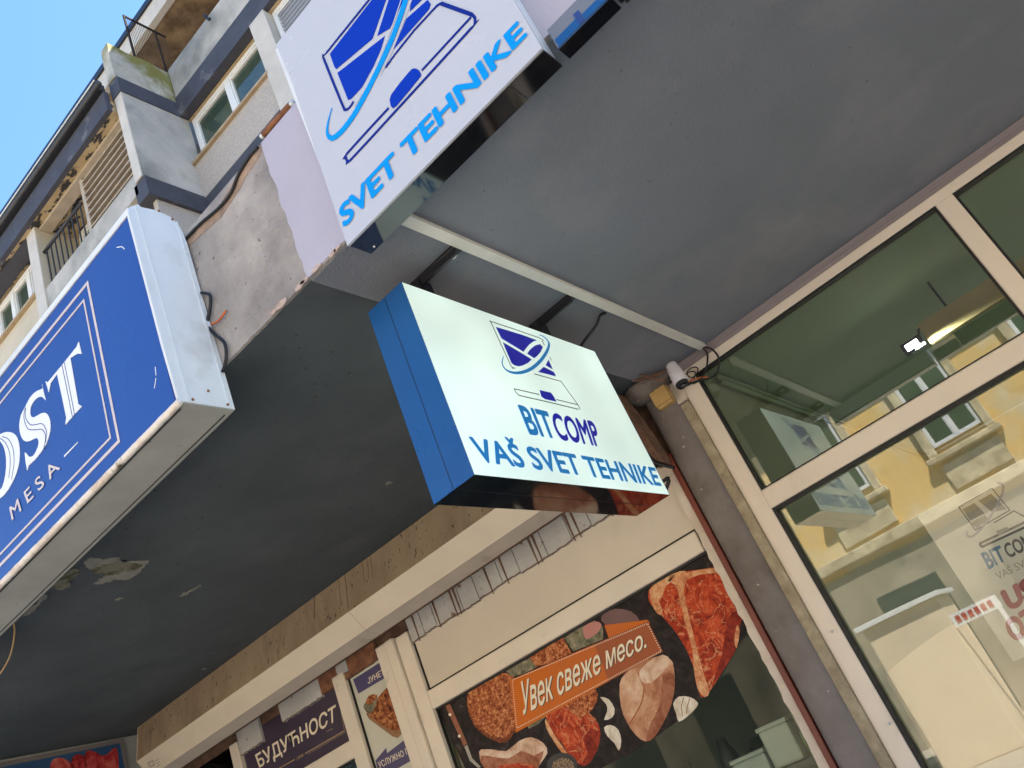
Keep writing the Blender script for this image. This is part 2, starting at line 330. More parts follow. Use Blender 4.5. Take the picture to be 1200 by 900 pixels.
def add_tube(bm, pts, r, k=5, seg=8):
    P = [Vector(p) for p in (smooth_pts(pts, k, False) if k > 1 else pts)]
    up = Vector((.13, .31, .94)); rings = []
    for i, p in enumerate(P):
        d = (P[min(i+1, len(P)-1)] - P[max(i-1, 0)]).normalized()
        a = d.cross(up); a = a.normalized() if a.length > 1e-4 else d.cross(Vector((1, 0, 0))).normalized(); b = d.cross(a)
        rr = r[min(i, len(r)-1)] if isinstance(r, (list, tuple)) else r
        rings.append([bm.verts.new(p + (a*math.cos(t) + b*math.sin(t)) * rr) for t in [2*math.pi*s/seg for s in range(seg)]])
    for A, B in zip(rings, rings[1:]):
        for s in range(seg): bm.faces.new((A[s], A[(s+1) % seg], B[(s+1) % seg], B[s]))
    bm.faces.new(rings[0][::-1]); bm.faces.new(rings[-1])
_cap = {}
def text_quad(name, s, tl, tr, br, bl, off, mt, parent=None, bold=0.0, th=None, shear=0.0):
    """default-font lettering laid bilinearly into a quad (cap height = quad height); weight by slightly shifted copies"""
    def raw(t):
        cu = bpy.data.curves.new('t', 'FONT'); cu.body = t; cu.shear = shear; cu.resolution_u = 4; cu.fill_mode = 'BOTH'
        ob = bpy.data.objects.new('t', cu); col.objects.link(ob)
        dg = bpy.context.evaluated_depsgraph_get(); me = bpy.data.meshes.new_from_object(ob.evaluated_get(dg))
        bpy.data.objects.remove(ob); bpy.data.curves.remove(cu); return me
    e = raw('E'); cap = max(v.co.y for v in e.vertices); bpy.data.meshes.remove(e)
    me = raw(s); xs = [v.co.x for v in me.vertices]; x0, x1 = min(xs) - bold, max(xs) + bold
    tl, tr, br, bl = map(Vector, (tl, tr, br, bl)); off = Vector(off)
    nr = (br - bl).cross(tl - bl).normalized()
    if nr.dot(Vector((0, 0, CAMZ)) - bl) < 0: nr = -nr
    bm = bmesh.new()
    sh = [(0, 0)] + ([(bold*math.cos(k*math.pi/4), bold*math.sin(k*math.pi/4)) for k in range(8)] if bold else [])
    for i, (dx, dy) in enumerate(sh):
        vs = []
        for v in me.vertices:
            u = (v.co.x + dx - x0) / (x1 - x0); q = (v.co.y + dy + bold) / (cap + 2*bold)
            vs.append(bm.verts.new((bl*(1-u) + br*u) * (1-q) + (tl*(1-u) + tr*u) * q + off + nr * (.00004*i + (Vector(th).length if th else 0))))
        for p in me.polygons:
            try: bm.faces.new([vs[k] for k in p.vertices])
            except ValueError: pass
    bpy.data.meshes.remove(me)
    me = bpy.data.meshes.new(name); bm.to_mesh(me); bm.free(); me.materials.append(mt)
    return finish(bpy.data.objects.new(name, me), parent)

# ================================================================== THE SETTING
D = 3.736            # shop-front glass plane
ZS = 3.2             # canopy soffit
YF = 1.58            # canopy fascia
box_g = box('ground', (-120, 120), (-120, 120), (-.4, -.16), M_asphalt); box_g['kind'] = 'structure'
o = box('road', (-60, 60), (-9.2, -1.2), (-.155, -.135), M_bounce_setts); o['kind'] = 'structure'
o = box('pavement', (-60, 60), (-.98, 14), (-.15, 0), M_pave); o['kind'] = 'structure'
o = box('pavement', (-60, 60), (-16, -9.42), (-.15, 0), M_pave); o['kind'] = 'structure'
o = box('kerb', (-60, 60), (-1.2, -.985), (-.155, .002), M_kerb, bev=.01); o['kind'] = 'structure'
o = box('kerb', (-60, 60), (-9.415, -9.2), (-.155, .002), M_kerb, bev=.01); o['kind'] = 'structure'

# ---------------------------------------------------------------- the building over the shops
B = thing('shop_building', (-2, 4.5, 0), 'weathered grey apartment building with dark slate bands rising above the shop canopy', 'building')
def jag_edge(x0, x1, n, amp, seed):
    rnd = random.Random(seed); return [(x0 + (x1-x0)*i/n, rnd.uniform(-amp, amp)) for i in range(n+1)]
# soffit
XB = -1.363
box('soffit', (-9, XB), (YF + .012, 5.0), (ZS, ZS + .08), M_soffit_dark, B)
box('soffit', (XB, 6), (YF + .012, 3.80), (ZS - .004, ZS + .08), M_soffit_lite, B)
# fascia, chipped along its lower edge
def fascia(name, x0, x1, y, zb, zt, mt, seed, amp, th=.0115, rag=False):
    e = jag_edge(x0, x1, int((x1-x0)/.02), amp, seed)
    left = [Vector((x0 + .012*pnoise(Vector((k*.21, 3, 1))) + .004*pnoise(Vector((k*1.3, 7, 1))), y, zb + .02 + (zt-zb-.03)*k/40)) for k in range(41)] if rag else []
    pts = [Vector((x0, y, zt)), Vector((x1, y, zt))] + [Vector((x, y, zb + abs(d))) for x, d in reversed(e)] + left
    return prism(name, pts, (0, th, 0), mt, B)
fascia('fascia', -9, 6, YF, ZS - .001, 3.785, M_fascia, 3, .004)
fascia('fascia_paint', XB, 6, YF - .0032, ZS - .001, 3.785, M_lilac, 5, .008, .003, True)
box('canopy_top', (-9, 6), (YF + .012, 5.0), (3.29, 3.74), M_underblack, B)
rnd = random.Random(11)
for px, py in ((358, 331), (352, 337), (391, 299), (396, 294), (372, 316), (322, 367), (331, 358)):   # broken bits of plaster on the arris
    p = AY((px, py), YF - .004); r = rnd.uniform(.008, .02)
    bm = bmesh.new()
    pts = [Vector((p.x + r*1.7*math.cos(t)*rnd.uniform(.6, 1.1), p.y, p.z + .006 + r*.6*math.sin(t)*rnd.uniform(.6, 1.1))) for t in [i*math.pi/4 for i in range(8)]]
    add_prism(bm, pts, (0, -.004, 0)); mesh_obj('plaster_chip', bm, M_chip, B)
for L in ([(216, 281), (228, 266), (243, 257), (258, 240), (268, 222), (280, 204), (292, 186), (304, 170), (306, 180), (296, 196), (289, 206), (281, 222), (270, 238), (260, 254), (246, 266), (232, 279), (219, 290)],):
    prism('bare_patch', [AY(p, YF - .0005) for p in smooth_pts(L, 2)], (0, -.0012, 0), pmat('ochre_bare_plaster', (.4, .29, .21), .9, (.22, .17, .14), 14, bump=.8, bscale=60), B)
# peeled patches and flakes on the dark soffit
def patch(pxs, name, mt, dz):
    pts = [AZ(p, ZS - .0005) for p in smooth_pts(pxs, 6)]
    pts = [p + Vector((pnoise(p*55)*.017, pnoise(p*55 + Vector((9, 9, 9)))*.017, 0)) for p in pts]
    prism(name, pts, (0, 0, -dz), mt, B)
patch([(99, 659), (106, 654), (124, 655), (133, 654), (143, 654), (146, 658), (171, 657), (170, 663), (160, 674), (146, 680), (134, 679), (124, 683), (111, 684), (118, 678), (122, 674), (107, 668)], 'peeled_patch', M_flake, .0015)
patch([(106, 666), (118, 663), (134, 659), (150, 659), (166, 661), (160, 667), (140, 671), (126, 674), (112, 671)], 'peeled_patch', M_peel, .0025)
patch([(58, 688), (70, 680), (82, 667), (88, 664), (94, 671), (82, 680), (82, 686), (72, 691)], 'peeled_patch', M_peel, .002)
patch([(26, 721), (36, 712), (52, 697), (54, 699), (42, 713), (34, 720)], 'peeled_patch', M_flake, .002)
for a in ([(212, 697), (224, 691), (235, 685), (234, 687), (222, 694), (214, 698)], [(137, 702), (142, 700), (143, 702), (138, 703)],
          [(452, 565), (459, 564), (459, 566), (453, 567)], [(236, 784), (241, 782), (241, 784), (237, 785)]):
    patch(a, 'paint_flake', M_flake, .003)

# wing wall at the far left end of the arcade
W = thing('wing_wall', (-5.9, 2.6, 0), 'pale side wall closing the dark far end of the arcade', 'wall')
box('wall', (-6.1, -5.862), (1.62, 5), (0, ZS - .002), pmat('pale_wing_wall', (.45, .46, .43), .8, (.36, .37, .35), 3, stain=(.1, .14, .2), stscale=6, stlo=.62, sthi=.7), W)
P = thing('meat_poster_board', (-5.85, 2.7, 1.6), 'framed blue board picturing red raw meat on the side wall', 'poster')
pl = [(1.9, 1.5), (3.35, 1.5), (3.35, 3.17), (1.9, 3.155)]
prism('board', [Vector((-5.861, y, z)) for y, z in pl], (.02, 0, 0), M_dimblue, P)
bm = bmesh.new(); stroke(bm, [Vector((-5.842, y, z)) for y, z in pl], .03, (1, 0, 0), .012, True); mesh_obj('frame', bm, pmat('brown_grey_frame', (.17, .15, .14), .6), P)
for pts in ([(60, 893), (70, 888), (80, 892), (86, 900), (80, 915), (60, 915)], [(84, 890), (92, 884), (100, 890), (102, 915), (86, 915)], [(99, 885), (108, 880), (122, 886), (136, 876), (139, 900), (138, 925), (103, 925)]):
    prism('picture', [AX(p, -5.84) for p in smooth_pts(pts, 3)], (.002, 0, 0), M_redmeat, P)

# ---------------------------------------------------------------- butcher shop front (left)
F0 = D - .036     # front of the frames
box('wall_return', (-1.52, -1.262), (D + .02, 5), (0, ZS - .002), M_dkroom, B)
# upper cream panel and bars
fr = boxes('window_frame', [((-3.37, -1.5), (F0, D + .03), (2.36, 2.462)), ((-3.474, -3.37), (F0 - .004, D + .03), (.3, 2.82)), ((-3.37, -1.5), (F0, D + .03), (.3, .42))], M_post, B, bev=.004)
box('panel', (-3.358, -1.5), (D - .012, D + .02), (2.474, 3.1), M_panel, fr)
boxes('gasket', [((-3.369, -3.3585), (D - .016, D), (2.463, 3.0)), ((-3.37, -1.5), (D - .016, D), (2.4625, 2.4735)), ((-3.37, -1.5), (D - .014, D), (2.349, 2.3595)), ((-3.3695, -3.361), (D - .014, D), (.43, 2.349))], M_gasket, fr)
box('pane', (-3.369, -1.485), (D, D + .006), (.42, 2.358), M_glass2, fr)
dp = boxes('door_post', [((-3.635, -3.545), (F0 - .02, D + .03), (0, 2.83)), ((-3.5445, -3.478), (F0 - .028, D + .03), (0, 2.83))], M_post, B, bev=.006)
df = boxes('door_frame', [((-4.075, -3.965), (F0, D + .03), (0, 2.83)), ((-5.2, -4.075), (F0, D + .03), (2.35, 2.45)), ((-5.2, -5.11), (F0, D + .03), (0, 2.83)), ((-5.66, -5.2), (F0 + .01, D + .03), (2.35, 2.45))], M_post, B, bev=.004)
box('pane', (-5.66, -3.6), (D, D + .006), (.1, 2.83), M_glass2, df)
boxes('gasket', [((-3.9645, -3.956), (D - .012, D), (.1, 2.8)), ((-5.11, -4.076), (D - .012, D), (2.3405, 2.3495))], M_gasket, df)
box('lintel', (-5.86, -1.42), (D - .002, D + .2), (2.835, ZS - .001), M_rotten, B)
# flaking strip left from an older awning, in broken lengths
def strip(x0, x1, z0, z1, seed, mt=M_strip, y=D - .03):
    n = max(6, int((x1-x0)/.02)); rnd = random.Random(seed)
    top = [Vector((x0 + (x1-x0)*i/n, y, z1 + rnd.uniform(-.006, .006))) for i in range(n+1)]
    bot = [Vector((x0 + (x1-x0)*i/n, y, z0 + rnd.uniform(-.003, .003))) for i in range(n+1)]
    prism('flaking_strip', bot + top[::-1], (0, .02, 0), mt, B)
    prism('rust_edge', [p + Vector((0, -.001, 0)) for p in bot] + [p + Vector((0, -.001, .006)) for p in bot][::-1], (0, .004, 0), M_rotten, B)
xs = [-3.36]
while xs[-1] < -1.6: xs.append(xs[-1] + rnd.uniform(.1, .22))
for i, (a, b) in enumerate(zip(xs, xs[1:])): strip(a + .002, b - .004, 2.742 + .006*math.sin(i*1.7), 2.9, i)
strip(-5.1, -4.85, 2.73, 2.9, 40); strip(-4.62, -4.2, 2.765, 2.9, 41); strip(-4.2, -3.66, 2.775, 2.9, 42, M_rust, D - .027); strip(-4.02, -3.92, 2.81, 2.9, 44)
for x in (-3.3, -3.12, -2.98, -2.95, -2.7, -2.58, -2.36, -2.33, -2.1, -2.06):
    prism('rust_run', [Vector((x - .008, D - .032, 2.9)), Vector((x + .009, D - .032, 2.9)), Vector((x + .004, D - .032, 2.725)), Vector((x - .003, D - .032, 2.73))], (0, .001, 0), M_rotten, B)

# posts and pillar between the two shops
def ragged(name, x0, x1, y0, y1, z0, z1, mt, side, seed, amp=.006, step=.03):
    n = int((z1-z0)/step); rnd = random.Random(seed)
    L = [Vector((x0 + (rnd.uniform(-amp, amp) if 'l' in side else 0), y0, z0 + (z1-z0)*i/n)) for i in range(n+1)]
    R = [Vector((x1 + (rnd.uniform(-amp, amp) if 'r' in side else 0), y0, z0 + (z1-z0)*i/n)) for i in range(n+1)]
    return prism(name, L + R[::-1], (0, y1-y0, 0), mt, B)
ragged('edge_strip', -1.488, -1.443, D - .05, D + .02, 0, 2.83, M_creamtrim, 'l', 3, .005)
box('red_strip', (-1.4425, -1.415), (D - .066, D + .02), (0, 2.83), M_redtrim, B, bev=.003)
def pillar():
    bm = bmesh.new(); cx, hw, dp = -1.335, .079, .05; n = 14; zs = [0 + i*.08 for i in range(40)] + [ZS - .001]
    rings = []
    for z in zs:
        ring = []
        for i in range(n+1):
            t = math.pi * i / n
            x = cx - hw*math.cos(t); y = D - .03 - dp * math.sin(t)**.6
            d = pnoise(Vector((x*6, z*1.3, 2))) * .006
            ring.append(bm.verts.new((x, y + d, z)))
        rings.append(ring)
    for A, C in zip(rings, rings[1:]):
        for i in range(n): bm.faces.new((A[i], A[i+1], C[i+1], C[i]))
    for A in (rings[0], rings[-1]): bm.faces.new(A)
    bm.faces.new([r[0] for r in rings] + [r[-1] for r in rings][::-1])
    return mesh_obj('pillar', bm, M_pillar, B, True)
pillar()
# rough plaster bulge at the head of the pillar
bm = bmesh.new(); bmesh.ops.create_icosphere(bm, subdivisions=4, radius=1)
for v in bm.verts:
    k = 1 + .12 * pnoise(v.co * 2.2)
    v.co = Vector((-1.36 + v.co.x*.13*k, D - .06 + v.co.y*.085*k, 3.175 + v.co.z*.075*k))
    v.co.z = min(v.co.z, ZS - .006)
mesh_obj('plaster_bulge', bm, M_pillar, B, True)
ragged('caulk_strip', -1.268, -1.212, D - .052, D + .02, 0, 3.0, M_caulk, 'l', 8, .008)
ragged('caulk_strip', -1.262, -1.205, D - .056, D + .02, 3.01, 3.12, M_creamtrim, 'lr', 9, .01)

# ---------------------------------------------------------------- right shop front
box('mauve_head', (-1.26, 6), (D - .03, D + .06), (3.146, ZS - .006), M_mauve_trim, B)
box('mauve_head', (-1.24, 6), (D - .034, D - .0305), (3.165, 3.18), M_mauve_trim, B)
fr = boxes('window_frame', [((-1.2115, -1.128), (F0, D + .04), (0, 3.145)), ((-1.128, 3), (F0, D + .04), (3.1, 3.145)), ((.117, .193), (F0, D + .04), (2.462, 3.1)),
                            ((-1.128, 3), (F0, D + .04), (2.372, 2.462)), ((1.42, 1.5), (F0, D + .04), (2.462, 3.1)), ((-1.128, 3), (F0, D + .04), (.2, .3))], M_frame, B, bev=.004)
g = []
for x0, x1, z0, z1, wd in ((-1.128, .117, 2.462, 3.1, .011), (.193, 1.42, 2.462, 3.1, .011), (1.5, 2.9, 2.462, 3.1, .011), (-1.128, 2.9, .3, 2.372, .016)):
    e = .0005; g += [((x0+e, x0+wd), (D - .03, D + .01), (z0+e, z1-e)), ((x1-wd, x1-e), (D - .03, D + .01), (z0+e, z1-e)), ((x0+wd+e, x1-wd-e), (D - .03, D + .01), (z1-wd, z1-e)), ((x0+wd+e, x1-wd-e), (D - .03, D + .01), (z0+e, z0+wd*.6))]
boxes('gasket', g, M_gasket, fr)
for x0, x1, z0, z1 in ((-1.127, .116, 2.463, 3.099), (.194, 1.419, 2.463, 3.099), (1.501, 2.9, 2.463, 3.099), (-1.127, 2.9, .301, 2.371)):
    box('pane', (x0, x1), (D + .001, D + .007), (z0, z1), M_glass, fr)
for px, py in ((975, 740), (1042, 848)):
    p = AY((px, py), D - .053); bm = bmesh.new(); bmesh.ops.create_uvsphere(bm, u_segments=10, v_segments=6, radius=.006, matrix=Matrix.Translation(p)); mesh_obj('screw', bm, M_steel, fr, True)
# room behind it
room = thing('shop_interior', (.8, 6, 0), 'empty room with a green-grey ceiling behind the tall shop window', 'room')
box('ceiling', (-1.26, 6), (D + .062, 8.995), (3.15, 3.19), M_ceil, room)
box('back_wall', (-1.26, 6), (8.992, 9.1), (.0, 3.149), M_inwall, room)
box('side_wall', (-1.26, -1.13), (D + .045, 8.99), (.011, 3.149), M_inwall, room); box('side_wall', (5.9, 6), (D + .21, 8.99), (.011, 3.149), M_inwall, room)
box('floor', (-1.12, 6), (D + .05, 9), (.002, .01), M_infloor, room)
for dz in (0, .035): tube('conduit', [(-1.1, 3.95, 3.12 - dz), (-1.1, 5.5, 3.12 - dz), (-1.1, 8.9, 3.12 - dz)], .012, M_ceil, room, k=1)
# butcher's room
br = thing('butcher_interior', (-3, 5, 0), 'dim shop room with shelves seen through the clear corner of the butcher window', 'room')
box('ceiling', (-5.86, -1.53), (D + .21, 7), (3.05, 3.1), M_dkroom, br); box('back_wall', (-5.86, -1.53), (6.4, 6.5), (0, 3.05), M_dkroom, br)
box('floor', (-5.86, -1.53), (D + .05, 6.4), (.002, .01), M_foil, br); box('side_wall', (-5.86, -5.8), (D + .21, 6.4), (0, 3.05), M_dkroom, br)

# ---------------------------------------------------------------- upper storeys
YU, YP = 4.4, 5.15
XF = -5.5
box('storey_wall', (-14, 12), (YP + .25, 9), (3.3, 11.0), M_conc, B)
box('storey_wall', (-14, -5.66), (4.95, 5.39), (3.8, 10.02), M_cream_wall, B)
# fins
def fin(x0, x1, y0, y1, z0, z1, front, side):
    box('fin_wall', (x0, x1), (y0 + .012, y1), (z0, z1), side, B)
    box('fin_lit_face', (x0 + .002, x1 - .002), (y0, y0 + .0115), (z0, z1), front, B)  # lit look of the front put into a paler colour than the sides
fin(-5.64, XF, YU, YP + .1, 8.88, 10.22, M_finlight, M_conc)
fin(-7.9, -7.69, YU, 4.94, 8.6, 10.28, M_finlight, M_cream_wall)
fin(-4.02, -3.76, YP - .03, YP + .24, 8.6, 10.2, M_finlight, M_conc)
fin(-1.9, -1.64, YP - .03, YP + .24, 8.6, 10.2, M_finlight, M_conc)
# dark slate bands: around the fin head, along the parapet, and below
box('slate_band', (-5.66, XF + .012), (YU - .012, YP + .1), (10.222, 10.47), M_darkband, B)
box('slate_band', (XF + .0125, 12), (YP - .012, YP + .1), (10.222, 10.54), M_darkband, B)
box('slate_band', (-5.7, XF + .015), (YU + .02, YP + .1), (8.61, 8.878), M_darkband, B)
box('slate_band', (XF + .016, 12), (YP - .0, YP + .06), (8.6, 8.86), M_darkband, B)
box('lower_block', (-5.6, XF - .03), (YU + .13, YP + .1), (7.2, 8.608), M_pebble, B)
box('underside', (XF, 12), (YP + .102, YP + .24), (10.23, 10.5), M_underblack, B)
box('floor_soffit', (-14, 12), (YP + .061, 9), (8.55, 8.6), M_underblack, B)
# parapets
def rough_box(name, x, y, z, mt, amp=.012, seg=.1):
    bm = bmesh.new(); abox(bm, x, y, z)
    for ax, r in ((0, x), (1, y), (2, z)):
        n = int((r[1]-r[0]) / seg)
        for i in range(1, n):
            c = Vector((0, 0, 0)); c[ax] = r[0] + (r[1]-r[0])*i/n; nn = Vector((0, 0, 0)); nn[ax] = 1
            bmesh.ops.bisect_plane(bm, geom=bm.verts[:]+bm.edges[:]+bm.faces[:], plane_co=c, plane_no=nn)
    for v in bm.verts:
        p = v.co.copy(); v.co += Vector((pnoise(p*4), pnoise(p*4 + Vector((5, 5, 5))), pnoise(p*4 + Vector((11, 3, 7))))) * amp
    return mesh_obj(name, bm, mt, B)
rough_box('parapet', (-5.66, XF), (YU - .02, YP + .05), (10.472, 11.06), M_conc_moss, .016, .07)
box('parapet', (XF + .02, 12), (YP, YP + .1), (10.542, 11.06), M_conc, B)
p = AY((245, 22), YP - .02)
tube('parapet_fitting', [p + Vector((-.05, 0, .1)), p + Vector((0, -.05, .03)), p + Vector((.02, -.04, -.06)), p + Vector((.06, -.06, -.12))], .018, M_black, B, k=3)
# upper roof over the terrace
box('terrace_ceiling', (-12, 12), (5.45, 9), (12.5, 12.56), M_brownceil, B)
box('roof_edge', (-12, 12), (5.36, 5.448), (12.49, 12.86), M_finlight, B); box('roof_edge', (-12, 12), (5.33, 5.358), (12.8, 12.9), M_black_metal, B)
box('terrace_wall', (-12, 12), (8.4, 8.5), (11, 12.5), M_brownceil, B)
# wire screen on the end parapet
ms = boxes('wire_screen', [((-5.6, -5.58), (4.79, 4.81), (11.05, 12.0)), ((-5.6, -5.58), (4.79, 5.38), (12.0, 12.025)), ((-5.6, -5.58), (5.22, 5.24), (11.05, 12.0))], M_mesh, B)
for i in range(22):
    y = 4.82 + i*.026; box('wire', (-5.593, -5.589), (y, y + .004), (11.06, 12.0), M_mesh, ms)

# eave over the left bays
box('eave', (-14, -5.665), (4.3, 4.36), (10.03, 10.34), M_darkband, B)
box('eave_soffit', (-14, -5.665), (4.361, 4.95), (10.03, 10.2), M_peeling, B)
tube('gutter', [(-14, 4.24, 10.4), (-10, 4.24, 10.4), (-5.62, 4.24, 10.4)], .034, M_gutter, B, k=1, seg=10)
tube('gutter', [(-14, 4.2, 10.435), (-10, 4.2, 10.435), (-5.64, 4.2, 10.435)], .008, M_signwhite, B, k=1, seg=6)  # thin white tube paints a highlight along the gutter rim
box('eave', (-14, -5.67), (4.25, 4.33), (10.345, 10.45), M_black_metal, B)
# louvre screen: every slat its own piece
LV = boxes('louvre_screen', [((-6.74, -6.68), (4.49, 4.56), (9.04, 9.98)), ((-7.685, -5.645), (4.46, 4.6), (9.985, 10.028)), ((-6.68, -5.645), (4.55, 4.57), (9.04, 9.98))], M_louvre, B)
for i in range(9):
    z = 9.06 + i*.103
    prism('slat', [Vector((-6.678, 4.48, z)), Vector((-6.678, 4.545, z + .05)), Vector((-6.678, 4.545, z + .068)), Vector((-6.678, 4.48, z + .018))], (1.03, 0, 0), M_louvre, LV)
box('balcony_slab', (-7.69, -5.645), (4.42, 4.94), (8.75, 9.03), M_conc, B)
# railing with balusters
RL = tube('railing', [(-7.68, 4.47, 9.62), (-7.2, 4.47, 9.62), (-6.75, 4.47, 9.62)], .022, M_railing, B, k=1)
for i in range(9):
    x = -7.63 + i*.105; box('baluster', (x, x + .014), (4.463, 4.477), (9.03, 9.61), M_railing, RL)
# windows
def window(x0, x1, z0, z1, y, n, parent, pane=M_winpane, fw=.055, frame=M_upvc, sill=True):
    lst = [((x0, x0+fw), (y, y+.06), (z0, z1)), ((x1-fw, x1), (y, y+.06), (z0, z1)), ((x0+fw, x1-fw), (y, y+.06), (z1-fw, z1)), ((x0+fw, x1-fw), (y, y+.06), (z0, z0+fw))]
    wi = (x1-x0) / n
    for i in range(1, n): lst.append(((x0+wi*i-fw*.8, x0+wi*i+fw*.8), (y - .006, y+.06), (z0+fw, z1-fw)))
    for i in range(n):
        a, b = x0 + wi*i + fw*(1.0 if i == 0 else .82), x0 + wi*(i+1) - fw*(1.0 if i == n-1 else .82)
        s = .022
        lst += [((a, a+s), (y+.012, y+.05), (z0+fw, z1-fw)), ((b-s, b), (y+.012, y+.05), (z0+fw, z1-fw)), ((a+s, b-s), (y+.012, y+.05), (z1-fw-s, z1-fw)), ((a+s, b-s), (y+.012, y+.05), (z0+fw, z0+fw+s))]
    f = boxes('window', lst, frame, parent)
    for i in range(n):
        a, b = x0 + wi*i + fw, x0 + wi*(i+1) - fw
        box('pane', (a, b), (y+.04, y+.045), (z0+fw, z1-fw), pane, f)
    if sill: box('sill', (x0 - .02, x1 + .02), (y - .17, y - .001), (z0 - .035, z0 - .003), M_timber_edge, f)
    return f
YW = YP + .13
window(XF + .03, -4.02, 9.42, 10.2, YW, 2, B)
box('window_trim', (XF + .005, -4.02), (YW - .02, YW + .06), (10.201, 10.228), M_timber_edge, B)
box('spandrel', (XF, -4.02), (YP, YP + .245), (8.862, 9.383), M_pebble, B)
sh = window(-3.75, -2.75, 9.0, 10.2, YP + .09, 1, B, sill=False)
for i in range(17): box('shutter_slat', (-3.69, -2.81), (YP + .1, YP + .125), (9.07 + i*.062, 9.07 + i*.062 + .05), M_shutter, sh)
box('window_trim', (-3.76, -1.9), (YP + .06, YP + .2), (10.201, 10.228), M_timber_edge, B)
sh2 = window(-2.72, -1.92, 9.0, 10.2, YP + .09, 1, B, sill=False)
for i in range(17): box('shutter_slat', (-2.66, -1.98), (YP + .1, YP + .125), (9.07 + i*.062, 9.07 + i*.062 + .05), M_shutter_w, sh2)
box('spandrel', (-3.76, 12), (YP + .05, YP + .245), (8.862, 8.998), M_finlight, B)
window(-7.55, -6.5, 9.05, 9.97, 4.88, 3, B, sill=False)
window(-9.3, -7.95, 9.25, 9.98, 4.62, 3, B); box('spandrel', (-14, -7.91), (4.5, 4.95), (8.3, 9.21), M_cream_wall, B)
box('spandrel', (-14, -9.32), (4.62, 4.95), (9.21, 10.02), M_cream_wall, B)
box('slate_band', (-14, -7.905), (4.4, 4.6), (10.022, 10.028), M_darkband, B)
box('storey_wall', (-14, -7.7), (4.7, 4.949), (3.8, 8.29), M_cream_wall, B)

# rusty pipe, cable and dirt on the canopy edge
pA, pB = AY((309, 158), YF + .02), AY((341, 123), YF + .02)
rp = thing('rusty_pipe', pA, 'short rusty pipe with pale ends lying along the canopy edge', 'pipe')
d = (pB - pA)
tube('pipe', [pA, pA + d*.5, pB], .012, M_rust, rp, k=1, seg=12)
tube('pipe_end', [pA - d*.08, pA - d*.0, pA + d*.03], .01, M_signwhite, rp, k=1, seg=12); tube('pipe_end', [pB - d*.06, pB, pB + d*.1], .01, M_signwhite, rp, k=1, seg=12)
cb = tube('cable', [AY(p, YF - .008) for p in ((214, 284), (235, 262), (257, 243), (271, 225), (279, 205), (291, 185), (302, 172))], .0055, M_black, None, k=4)
tag(cb, 'black cable sagging along the top of the bare plaster canopy edge', 'cable')
cb = tube('cable', [AY(p, YF - .012) for p in ((236, 343), (246, 346), (246, 362), (243, 380), (252, 392), (263, 402), (265, 420), (261, 436))], .0055, M_black, None, k=4)
tag(cb, 'black cable loop hanging out behind the white end of the blue sign', 'cable')
cb = tube('cable', [AY(p, YF - .012) for p in ((248, 380), (256, 376), (262, 368), (265, 364))], .004, M_wire_red, None, k=4)
tag(cb, 'short red wire end sticking out beside the blue sign', 'cable')
cb = tube('cable', [AZ((16, 731), ZS - .002), AZ((17, 742), ZS - .03), AZ((13, 765), ZS - .07), AZ((5, 782), ZS - .09), AZ((-8, 800), ZS - .08)], .0035, pmat('tan_wire', (.5, .32, .12), .5), None, k=4)
tag(cb, 'tan wire dangling from the dark soffit behind the blue sign', 'cable')

# ================================================================== SIGNS
# ---------------------------------------------------------------- blue shop sign on the fascia
S = thing('blue_shop_sign', (-3, 1.48, 3.03), 'large faded blue box sign with white OST lettering and rust along its bottom edge', 'sign')
YB, ZB0, XR = 1.38, 3.027, -1.82
box('body', (-4.3, XR - .012), (YB + .012, YF - .006), (ZB0 + .006, 3.79), M_signwhite, S)
ztop = lambda x: 3.815
box('face', (-4.3, XR - .012), (YB, YB + .0115), (ZB0 + .012, 3.80), M_blue, S)
cap = [AX(p, XR) for p in ((150, 249), (152, 242), (158, 241), (162, 239), (165, 243), (183, 246), (200, 254), (203, 258), (209, 262), (213, 270), (219, 284), (235, 340), (258, 419), (276, 480), (209.5, 470), (190, 400))]
prism('end_cap', cap, (-.011, 0, 0), M_signwhite, S, bev=.0015)
bm = bmesh.new(); stroke(bm, [AX(p, XR + .0005) for p in ((159, 243), (222, 470))], .004, (1, 0, 0), .003); mesh_obj('end_fold', bm, M_signwhite, S)
bm = bmesh.new(); stroke(bm, [AX(p, XR + .0005) for p in ((207, 260), (269, 478))], .003, (1, 0, 0), .003); mesh_obj('end_fold', bm, M_signwhite, S)
for px, py in ((226, 468), (267, 474), (244, 458), (186, 247), (202, 257)):
    p = AX((px, py), XR + .002); bm = bmesh.new(); bmesh.ops.create_uvsphere(bm, u_segments=8, v_segments=6, radius=.0045, matrix=Matrix.Translation(p)); mesh_obj('screw', bm, M_rust, S, True)
box('bottom', (-4.3, XR - .001), (YB + .026, YF - .003), (ZB0 - .0, ZB0 + .0055), M_signunder, S)
bm = bmesh.new()
for k in range(160):
    pass
add_tube(bm, [(-4.3 + i*.02, YB + .010 + .0015*pnoise(Vector((i*.7, 0, 0))), ZB0 + .004 + .002*pnoise(Vector((i*.5, 4, 0)))) for i in range(125)], .0125, 1, 8)
mesh_obj('bottom_lip', bm, M_rusty_lip, S, True)
bm = bmesh.new(); add_tube(bm, [(-4.3 + i*.05, YB + .028, ZB0 - .001) for i in range(50)], .0022, 1, 5); add_tube(bm, [(-4.3 + i*.05, YF - .02, ZB0 - .001) for i in range(50)], .002, 1, 5); mesh_obj('bottom_seam', bm, M_black, S)
box('top_rail', (-4.3, XR - .013), (YB - .004, YB + .03), (3.801, 3.826), M_signwhite, S)
nB = (0, -1, 0)
def PB(p): return AY(p, YB - .0006)
bm = bmesh.new()
